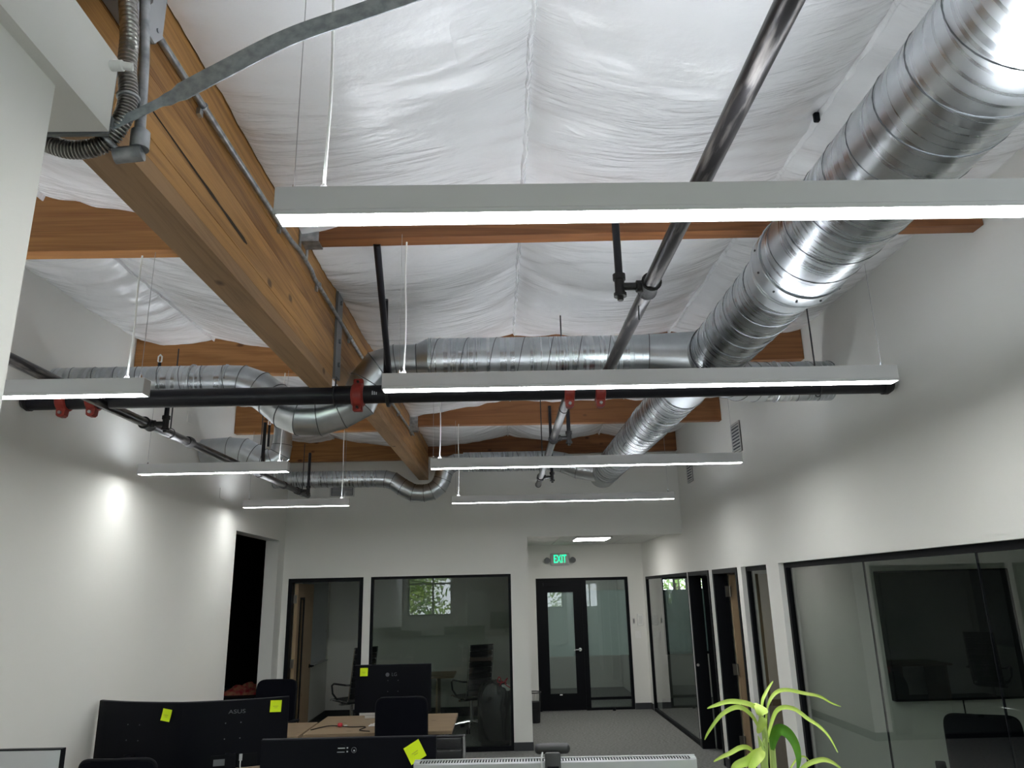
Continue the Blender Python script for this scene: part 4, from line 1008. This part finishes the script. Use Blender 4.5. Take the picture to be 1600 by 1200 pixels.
# ------------------------------------------------------------------ chairs
def star_base(r, chrome):
    m = 'chrome' if chrome else 'black_plastic'
    MB().lathe([(.035, .085), (.035, .14), (.028, .15)], 16).build('base_hub', m, r)
    for k in range(5):
        a = 2*PI*k/5+.3; c, s = math.cos(a), math.sin(a)
        MB().tube([(.03*c, .03*s, .12), (.18*c, .18*s, .105), (.30*c, .30*s, .075)], [.022, .018, .013], 8).build('base_leg', m, r)
        mb = MB()
        for q in (-.016, .016):
            u = Vector((-s, c, 0)); p = Vector((.30*c, .30*s, .03)); mb.tube([p+u*(q-.009), p+u*(q+.009)], .03, 14)
        mb.build('caster', 'black_plastic', r)
    MB().cyl((0, 0, .14), (0, 0, .41), .026, 14).build('gas_lift', m, r)
def rounded_panel(x0, x1, z0, z1, th, rad, bow, lean, y0, nx=14):
    """upholstered back: rounded outline, bowed in plan, leaning back"""
    out = []
    for cx_, cz_, a0 in ((x1-rad, z1-rad, 0), (x0+rad, z1-rad, PI/2), (x0+rad, z0+rad, PI), (x1-rad, z0+rad, 1.5*PI)):
        for i in range(5): a = a0+PI/2*i/4; out.append((cx_+rad*math.cos(a), cz_+rad*math.sin(a)))
    b = bmesh.new()
    f = b.faces.new([b.verts.new((p[0], 0, p[1])) for p in out])
    ex_ = bmesh.ops.extrude_face_region(b, geom=[f]); vv = [g for g in ex_['geom'] if isinstance(g, bmesh.types.BMVert)]
    for v in vv: v.co.y += th
    for i in range(1, 10): bmesh.ops.bisect_plane(b, geom=b.verts[:]+b.edges[:]+b.faces[:], plane_co=(x0+(x1-x0)*i/10, 0, 0), plane_no=(1, 0, 0))
    for i in range(1, 6): bmesh.ops.bisect_plane(b, geom=b.verts[:]+b.edges[:]+b.faces[:], plane_co=(0, 0, z0+(z1-z0)*i/6), plane_no=(0, 0, 1))
    for v in b.verts:
        t_ = (2*(v.co.x-x0)/(x1-x0)-1); v.co.y += y0+bow*t_*t_-lean*(v.co.z-z0)
    return MB().bm(b)
def mesh_chair(label, w_=.47, top=1.05, group='black mesh office chairs'):
    """faces +y (away from the camera); back on the -y side"""
    r = thing('office_chair', label, 'chair', group)
    star_base(r, False)
    MB().box(-.24, .24, -.22, .25, .42, .50, bev=.03, seg=3).build('seat', 'chair_mesh', r)
    rounded_panel(-w_/2, w_/2, .55, top, .03, .05, .05, .10, -.24).build('backrest', 'chair_mesh', r)
    fr = MB(); P = []
    for i in range(40):
        a = 2*PI*i/40; cx_ = math.copysign(abs(math.cos(a))**.25, math.cos(a))*w_/2; cz_ = (.55+top)/2+math.copysign(abs(math.sin(a))**.25, math.sin(a))*(top-.55)/2
        t_ = 2*cx_/w_; P.append((cx_, -.228+.05*t_*t_-.10*(cz_-.55), cz_))
    fr.tube(P, .013, 8, closed=True); fr.build('back_frame', 'black_plastic', r)
    MB().tube([(0, -.10, .43), (0, -.24, .46), (0, -.272, .56), (0, -.272, .62)], [.03, .03, .026, .018], 10).build('back_spine', 'black_plastic', r)
    for s in (-1, 1):
        MB().tube([(s*.24, .02, .44), (s*.285, .02, .46), (s*.29, .0, .66)], .016, 8).build('arm_post', 'black_plastic', r)
        MB().box(s*.29-.035, s*.29+.035, -.12, .13, .66, .685, bev=.01, seg=2).build('armrest', 'black_plastic', r)
    return r
def ribbed_chair(label, w_=.48, top=1.06, group='ribbed leather chairs'):
    r = thing('ribbed_chair', label, 'chair', group)
    star_base(r, True)
    nr = max(5, int((top-.50)/.075))
    for i in range(nr):
        z0 = .50+(top-.50)*i/nr; z1 = .50+(top-.50)*(i+1)/nr; ym = -.22-.16*((z0+z1)/2-.5)
        MB().box(-w_/2+.012, w_/2-.012, ym-.016, ym+.016, z0+.001, z1-.001, bev=.012, seg=3).build('back_pad', 'leather', r)
    for i in range(6):
        y0 = -.20+.44*i/6; MB().box(-w_/2+.012, w_/2-.012, y0+.001, y0+.073, .43+.02*(i/6), .465+.02*(i/6), bev=.012, seg=3).build('seat_pad', 'leather', r)
    for s in (-1, 1):
        x = s*w_/2
        MB().tube([(x, -.22-.16*(top-.5)-.004, top+.008), (x, -.225-.16*.3, .8), (x, -.225, .52), (x, -.19, .455), (x, .24, .475), (x, .27, .46)], .011, 10).build('side_rail', 'chrome', r)
        MB().tube([(x, -.26, .70), (x+s*.05, -.22, .70), (x+s*.055, .10, .70), (x+s*.05, .16, .67), (x+s*.045, .14, .56), (x, .08, .475)], .013, 10).build('armrest', 'leather', r)
    MB().tube([(-w_/2, -.225-.16*(top-.5), top+.004), (w_/2, -.225-.16*(top-.5), top+.004)], .008, 8).build('top_bar', 'leather', r)
    MB().box(-w_/2, w_/2, -.03, .03, .405, .43).build('seat_support', 'chrome', r)
    return r
mc = mesh_chair('black mesh chair pulled up to the desk with the round-logo monitor', .45, 1.06)
place(mc, (-.91, 7.45-.02, 0), math.radians(2))
c = copy_tree(mc); c['label'] = 'black mesh chair between the angled monitors and the office door'; place(c, (-2.52, 8.62, 0), math.radians(172))
c = copy_tree(mc); c['label'] = 'black chair whose top edge shows below the left monitor'; place(c, (-2.26, 5.05, 0), math.radians(0))
rc = ribbed_chair('black ribbed leather chair with chrome corners behind the wide monitor', .48, 1.04)
place(rc, (-.50, 5.66, 0), math.radians(1))
hc_ = ribbed_chair('tall black chair with chrome base behind the office window', .40, 1.20)
place(hc_, (-.45, 11.87, 0), math.radians(30))
c = copy_tree(hc_); c['label'] = 'black chair seen through the open office door'; place(c, (-2.22, 11.85, 0), math.radians(44))
c = copy_tree(mc); c['label'] = 'dark chair in the conference room behind the glass'; place(c, (3.42, 5.70, 0), math.radians(-28))

# ------------------------------------------------------------------ things on the desk by the office window
vs = []; fs = []; n = 9
for j in range(n+1):
    for i in range(n+1):
        u, v = i/n, j/n; rr = math.hypot(u-.5, v-.5); vs.append((-1.28+.26*u, 7.72+.14*v, .743+.035*max(0, 1-rr*2)+.018*abs(noise.noise(Vector((u*5, v*5, 2))))))
for j in range(n):
    for i in range(n): a = j*(n+1)+i; fs.append((a, a+1, a+n+2, a+n+1))
tag(MB().add(vs, fs).build('crumpled_paper', 'paper', smooth=False), 'crumpled white paper on the desk beside the chair back', 'paper')
r = thing('candy', 'small red and white wrapped candy on the wooden desk', 'candy')
MB().lathe([(0, 0), (.02, .004), (.026, .02), (.02, .036), (0, .04)], 14, (-1.555, 7.74, .741)).build('candy_ball', 'red_plastic', r)
MB().lathe([(.004, 0), (.018, .012), (.016, .016)], 10, (-1.50, 7.74, .741)).build('wrapper_end', 'paper', r); finish(r)
tag(MB().tube(smooth_path([Vector(p) for p in [(-1.80, 7.60, .746), (-1.66, 7.80, .746), (-1.45, 7.70, .746), (-1.30, 7.68, .746), (-1.33, 7.52, .746), (-1.22, 7.44, .746)]], 8), .004, 7).build('charging_cable', 'black_plastic'), 'thin black cable lying across the wooden desk', 'cable')
r = thing('white_box', 'small white box under the round-logo monitor', 'box')
MB().box(-1.40, -1.27, 8.20, 8.28, .741, .81, bev=.004).build('carton', 'paper', r); MB().box(-1.395, -1.275, 8.197, 8.20, .77, .775).build('lid_edge', 'grille', r); finish(r)

# ------------------------------------------------------------------ office interior
r = thing('office_desk', 'pale wooden desk seen through the office window', 'desk', 'office desks')
MB().box(-1.75, -.72, 12.0, 12.75, .71, .74, bev=.002).build('desk_top', 'desk_wood', r); MB().box(-1.0, -.97, 12.08, 12.7, 0, .71).build('leg_panel', 'desk_wood', r); MB().box(-1.7, -1.67, 12.08, 12.7, 0, .71).build('leg_panel', 'desk_wood', r); finish(r)
r = thing('whiteboard', 'large whiteboard on the office side wall behind the open door', 'whiteboard')
MB().box(XL+.002, XL+.02, 11.35, 13.0, .95, 2.2).build('board', 'whiteboard', r); MB().box(XL+.002, XL+.06, 11.35, 13.0, .93, .95).build('tray', 'silver_plastic', r); finish(r)
r = thing('wall_outlet', 'white outlet plate low on the office side wall', 'outlet')
MB().box(XL, XL+.008, 11.55, 11.62, .34, .46, bev=.002).build('plate', 'white_plastic', r); MB().box(XL+.008, XL+.010, 11.57, 11.60, .36, .44).build('socket', 'grille', r); finish(r)
tag(MB().box(1.395, 1.42, 2.742, 2.762, 3.885, 3.93, bev=.004).build('sheet_clip', 'black_plastic'), 'small black clip on the ceiling seam beside the big duct', 'clip')
# rubbish bag
r = thing('rubbish_bag', 'full black rubbish bag with red tie behind the office window', 'bag')
vs = []; fs = []; nr, nz = 48, 26; cx_, cy_ = -.095, 10.72
for j in range(nz+1):
    t_ = j/nz; z = .78*t_
    rad = .225*min(1, .93+.15*t_)*(1 if t_ < .72 else 1-((t_-.72)/.28)**2*.38)
    if t_ < .04: rad *= .9
    for i in range(nr):
        a = 2*PI*i/nr; k_ = 1+.06*noise.noise(Vector((math.cos(a)*2, math.sin(a)*2, z*3)))+(.16*max(0, t_-.5))*math.sin(a*11+3*math.sin(z*7+a))
        vs.append((cx_+rad*k_*math.cos(a)*1.02, cy_+rad*k_*math.sin(a)*.9, z+.005+(.03*noise.noise(Vector((math.cos(a)*4, math.sin(a)*4, 5))) if t_ > .9 else 0)))
for j in range(nz):
    for i in range(nr): fs.append((j*nr+i, j*nr+(i+1) % nr, (j+1)*nr+(i+1) % nr, (j+1)*nr+i))
fs.append(tuple(range(nr-1, -1, -1))); fs.append(tuple(nz*nr+i for i in range(nr)))
MB().add(vs, fs).build('bag_body', 'bag', r, angle=70)
MB().tube(smooth_path([Vector(p) for p in [(-.03, 10.60, .74), (.0, 10.58, .80), (-.03, 10.57, .86), (-.05, 10.57, .80), (.02, 10.57, .79), (.08, 10.57, .84), (.05, 10.57, .77), (.12, 10.57, .72)]], 7), .006, 6).build('red_tie', 'red_plastic', r)
MB().box(.0, .11, 10.60, 10.63, .68, .76, bev=.01).build('white_scrap', 'paper', r); finish(r)
# waste bin in the hall
r = thing('waste_bin', 'dark mesh waste bin behind the pier in the hall', 'bin')
mb = MB()
for k_ in range(24):
    a = 2*PI*k_/24; mb.tube([(.51+.075*math.cos(a), 12.35+.09*math.sin(a), .01), (.51+.10*math.cos(a), 12.35+.12*math.sin(a), .44)], .003, 4)
o = mb.build('mesh_wires', 'bin_mesh', r)
MB().tube([(.51+.085*math.cos(2*PI*i/24), 12.35+.10*math.sin(2*PI*i/24), .2) for i in range(24)], .004, 5, closed=True).build('hoop', 'bin_mesh', r)
MB().tube([(.51+.10*math.cos(2*PI*i/24), 12.35+.12*math.sin(2*PI*i/24), .44) for i in range(24)], .008, 6, closed=True).build('rim', 'bin_mesh', r)
MB().lathe([(.075, 0), (.088, .3)], 20, (.51, 12.35, .003)).build('liner', 'bin_mesh', r); finish(r)

# conference room
r = thing('wall_display', 'large dark wall display inside the conference room', 'screen')
MB().box(3.40, 4.60, 6.82, 6.898, .965, 2.06, bev=.006).build('case', 'black_frame', r); MB().box(3.415, 4.585, 6.816, 6.82, .985, 2.045).build('screen', 'screen', r)
finish(r)
r = thing('display_cable', 'thin black cable hanging from the wall display', 'cable')
MB().tube(smooth_path([Vector(p) for p in [(4.02, 6.885, .97), (4.03, 6.88, .7), (4.10, 6.88, .5), (4.05, 6.885, .3), (4.1, 6.89, .12)]], 6), .006, 7).build('cable', 'black_plastic', r); finish(r)

# dark room beyond the left doorway
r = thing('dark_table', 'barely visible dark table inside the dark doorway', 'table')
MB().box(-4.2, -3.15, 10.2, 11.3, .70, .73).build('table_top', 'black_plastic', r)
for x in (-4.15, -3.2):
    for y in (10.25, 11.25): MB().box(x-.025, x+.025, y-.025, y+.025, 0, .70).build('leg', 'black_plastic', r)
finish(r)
vs = []; fs = []; n = 22
for j in range(n+1):
    for i in range(n+1):
        u, v = 2*i/n-1, 2*j/n-1; d = max(0, 1-u*u)*max(0, 1-v*v); vs.append((-3.42+.26*u, 10.62+.2*v, .732+d**.6*(.10+.09*noise.noise(Vector((u*2.3, v*2.3, 4))))+.03*d*noise.noise(Vector((u*7, v*7, 1)))))
for j in range(n):
    for i in range(n): a = j*(n+1)+i; fs.append((a, a+1, a+n+2, a+n+1))
tag(MB().add(vs, fs).build('red_fabric', 'cloth_red', smooth=True, angle=40), 'crumpled red fabric on a table inside the dark doorway', 'fabric')

# ------------------------------------------------------------------ plant in the foreground
r = thing('potted_plant', 'green bamboo-like plant with long arching leaves in the foreground', 'plant')
px0 = at(1190, 1195, 1.93)
MB().lathe([(.0, .0), (.07, .0), (.085, .02), (.105, .17), (.112, .18), (.108, .185), (.098, .18)], 28, (px0.x, 1.93, 1.002)).build('pot', 'pot', r)
MB().lathe([(.0, .0), (.098, .0), (.097, .004)], 24, (px0.x, 1.93, 1.16)).build('soil', 'soil', r)
def stalk(pts, r0, r1):
    P = smooth_path([Vector(p) for p in pts], 6); MB().tube(P, [r0+(r1-r0)*i/(len(P)-1) for i in range(len(P))], 9).build('stalk', 'stalk', r)
pa = at(1190, 1105, 1.90); pb = at(1206, 1155, 1.95)
stalk([(px0.x-.02, 1.93, 1.16), (px0.x-.015, 1.92, 1.4), at(1196, 1165, 1.91), at(1190, 1128, 1.90), pa], .008, .0055)
stalk([(px0.x+.03, 1.95, 1.16), (px0.x+.03, 1.95, 1.4), at(1208, 1190, 1.95), pb], .009, .007)
stalk([(px0.x+.0, 1.90, 1.16), at(1195, 1200, 1.90), at(1192, 1172, 1.9)], .010, .008)
def leaf_blade(pix, wmax, m='leaf', fold=.25, side=Vector((0, -1, .25))):
    """pix: list of (px, py, Y); ribbon with a midrib fold, widest in the middle"""
    P = smooth_path([at(*q) for q in pix], 7); n = len(P); vs = []; fs = []
    for i, p in enumerate(P):
        t_ = i/(n-1); d = (P[min(i+1, n-1)]-P[max(i-1, 0)]).normalized()
        w_ = wmax*1.55*(max(t_, .02)**.55)*(max(0, 1-t_)**.85)+.0007
        sd = d.cross(side).normalized(); up = sd.cross(d).normalized()
        vs += [p-sd*w_+up*w_*fold, p-sd*w_*.5+up*w_*fold*.4, p, p+sd*w_*.5+up*w_*fold*.4, p+sd*w_+up*w_*fold]
    for i in range(n-1):
        for j in range(4): a = 5*i+j; fs.append((a, a+1, a+6, a+5))
    MB().add(vs, fs).build('leaf', m, r, angle=80)
leaf_blade([(1191, 1122, 1.90), (1184, 1108, 1.88), (1166, 1099, 1.86), (1140, 1096, 1.84), (1118, 1102, 1.83), (1105, 1107, 1.83)], .0085)
leaf_blade([(1187, 1140, 1.90), (1176, 1120, 1.88), (1161, 1107, 1.86), (1146, 1106, 1.85), (1126, 1118, 1.84), (1108, 1142, 1.84), (1101, 1156, 1.84)], .0075)
leaf_blade([(1190, 1108, 1.90), (1192, 1092, 1.91), (1200, 1076, 1.93), (1208, 1064, 1.95)], .005)
leaf_blade([(1181, 1098, 1.885), (1188, 1104, 1.86), (1190, 1120, 1.845), (1187, 1136, 1.85), (1185, 1146, 1.86)], .022, fold=.35, side=Vector((0, -.4, -1)))
leaf_blade([(1198, 1108, 1.92), (1204, 1092, 1.93), (1214, 1081, 1.95), (1230, 1078, 1.98), (1255, 1083, 2.02), (1280, 1088, 2.05), (1298, 1098, 2.07), (1314, 1104, 2.09)], .0065)
leaf_blade([(1198, 1160, 1.93), (1205, 1130, 1.94), (1213, 1111, 1.95), (1226, 1105, 1.96), (1243, 1109, 1.97), (1262, 1123, 1.97), (1280, 1135, 1.96), (1296, 1152, 1.95), (1309, 1176, 1.94)], .0075, 'leaf')
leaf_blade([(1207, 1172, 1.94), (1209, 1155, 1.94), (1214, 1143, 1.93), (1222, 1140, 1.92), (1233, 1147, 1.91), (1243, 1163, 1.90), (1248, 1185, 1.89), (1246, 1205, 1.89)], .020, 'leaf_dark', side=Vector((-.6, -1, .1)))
leaf_blade([(1198, 1110, 1.91), (1197, 1135, 1.92), (1201, 1160, 1.94)], .004, side=Vector((0, -1, 0)))
leaf_blade([(1180, 1180, 1.91), (1170, 1169, 1.89), (1157, 1168, 1.87), (1140, 1177, 1.86), (1125, 1184, 1.86), (1115, 1190, 1.86)], .0075)
leaf_blade([(1194, 1172, 1.90), (1182, 1178, 1.87), (1170, 1188, 1.85), (1150, 1196, 1.84), (1142, 1206, 1.84)], .017)
leaf_blade([(1192, 1170, 1.90), (1188, 1178, 1.86), (1178, 1192, 1.84), (1168, 1210, 1.83)], .017)
leaf_blade([(1245, 1208, 1.90), (1262, 1194, 1.90), (1284, 1187, 1.90), (1300, 1191, 1.91), (1316, 1202, 1.92)], .008)
leaf_blade([(1232, 1205, 1.92), (1245, 1186, 1.93), (1256, 1182, 1.93), (1264, 1188, 1.93)], .003, side=Vector((0, -1, 0)))
finish(r)

# ------------------------------------------------------------------ trees outside the windows
def tree(x, y, h, sp, n, seed, label):
    struct(MB().lathe([(1.5, -.3), (1.5, -.14), (1.3, -.1), (0, -.08)], 28, (x, y, 0)).build('ground_bed', 'ground'))
    r = thing('garden_tree', label, 'tree', 'trees outside the windows'); rnd = random.Random(seed)
    MB().tube([(x, y, -.12), (x+.05, y, h*.35), (x-.04, y+.05, h*.75)], [.13, .10, .05], 10).build('trunk', 'bark', r)
    vs = []; fs = []
    cl = [(Vector((rnd.gauss(0, sp*.45), rnd.gauss(0, sp*.35), rnd.uniform(.25, 1.0)*h)), rnd.uniform(.25, .6)) for _ in range(34)]
    for i in range(n):
        c, s_ = rnd.choice(cl); p = c+Vector((rnd.gauss(0, s_), rnd.gauss(0, s_), rnd.gauss(0, s_*.8)))+Vector((x, y, 0))
        a = Vector((rnd.gauss(0, 1), rnd.gauss(0, 1), rnd.gauss(0, 1))).normalized()*.085; b = a.orthogonal().normalized()*.04
        k_ = len(vs); vs += [p-a, p-b, p+a, p+b]; fs.append((k_, k_+1, k_+2, k_+3))
    MB().add(vs, fs).build('foliage', 'foliage', r, smooth=False)['kind'] = 'stuff'
    finish(r)
tree(-3.6, -5.6, 4.0, 1.7, 8000, 1, 'leafy tree outside the left rear window')
tree(3.4, -6.6, 4.2, 1.6, 3600, 2, 'leafy tree outside the right rear window')
tree(4.3, 18.6, 4.0, 1.6, 3600, 3, 'leafy tree seen through the end room window')
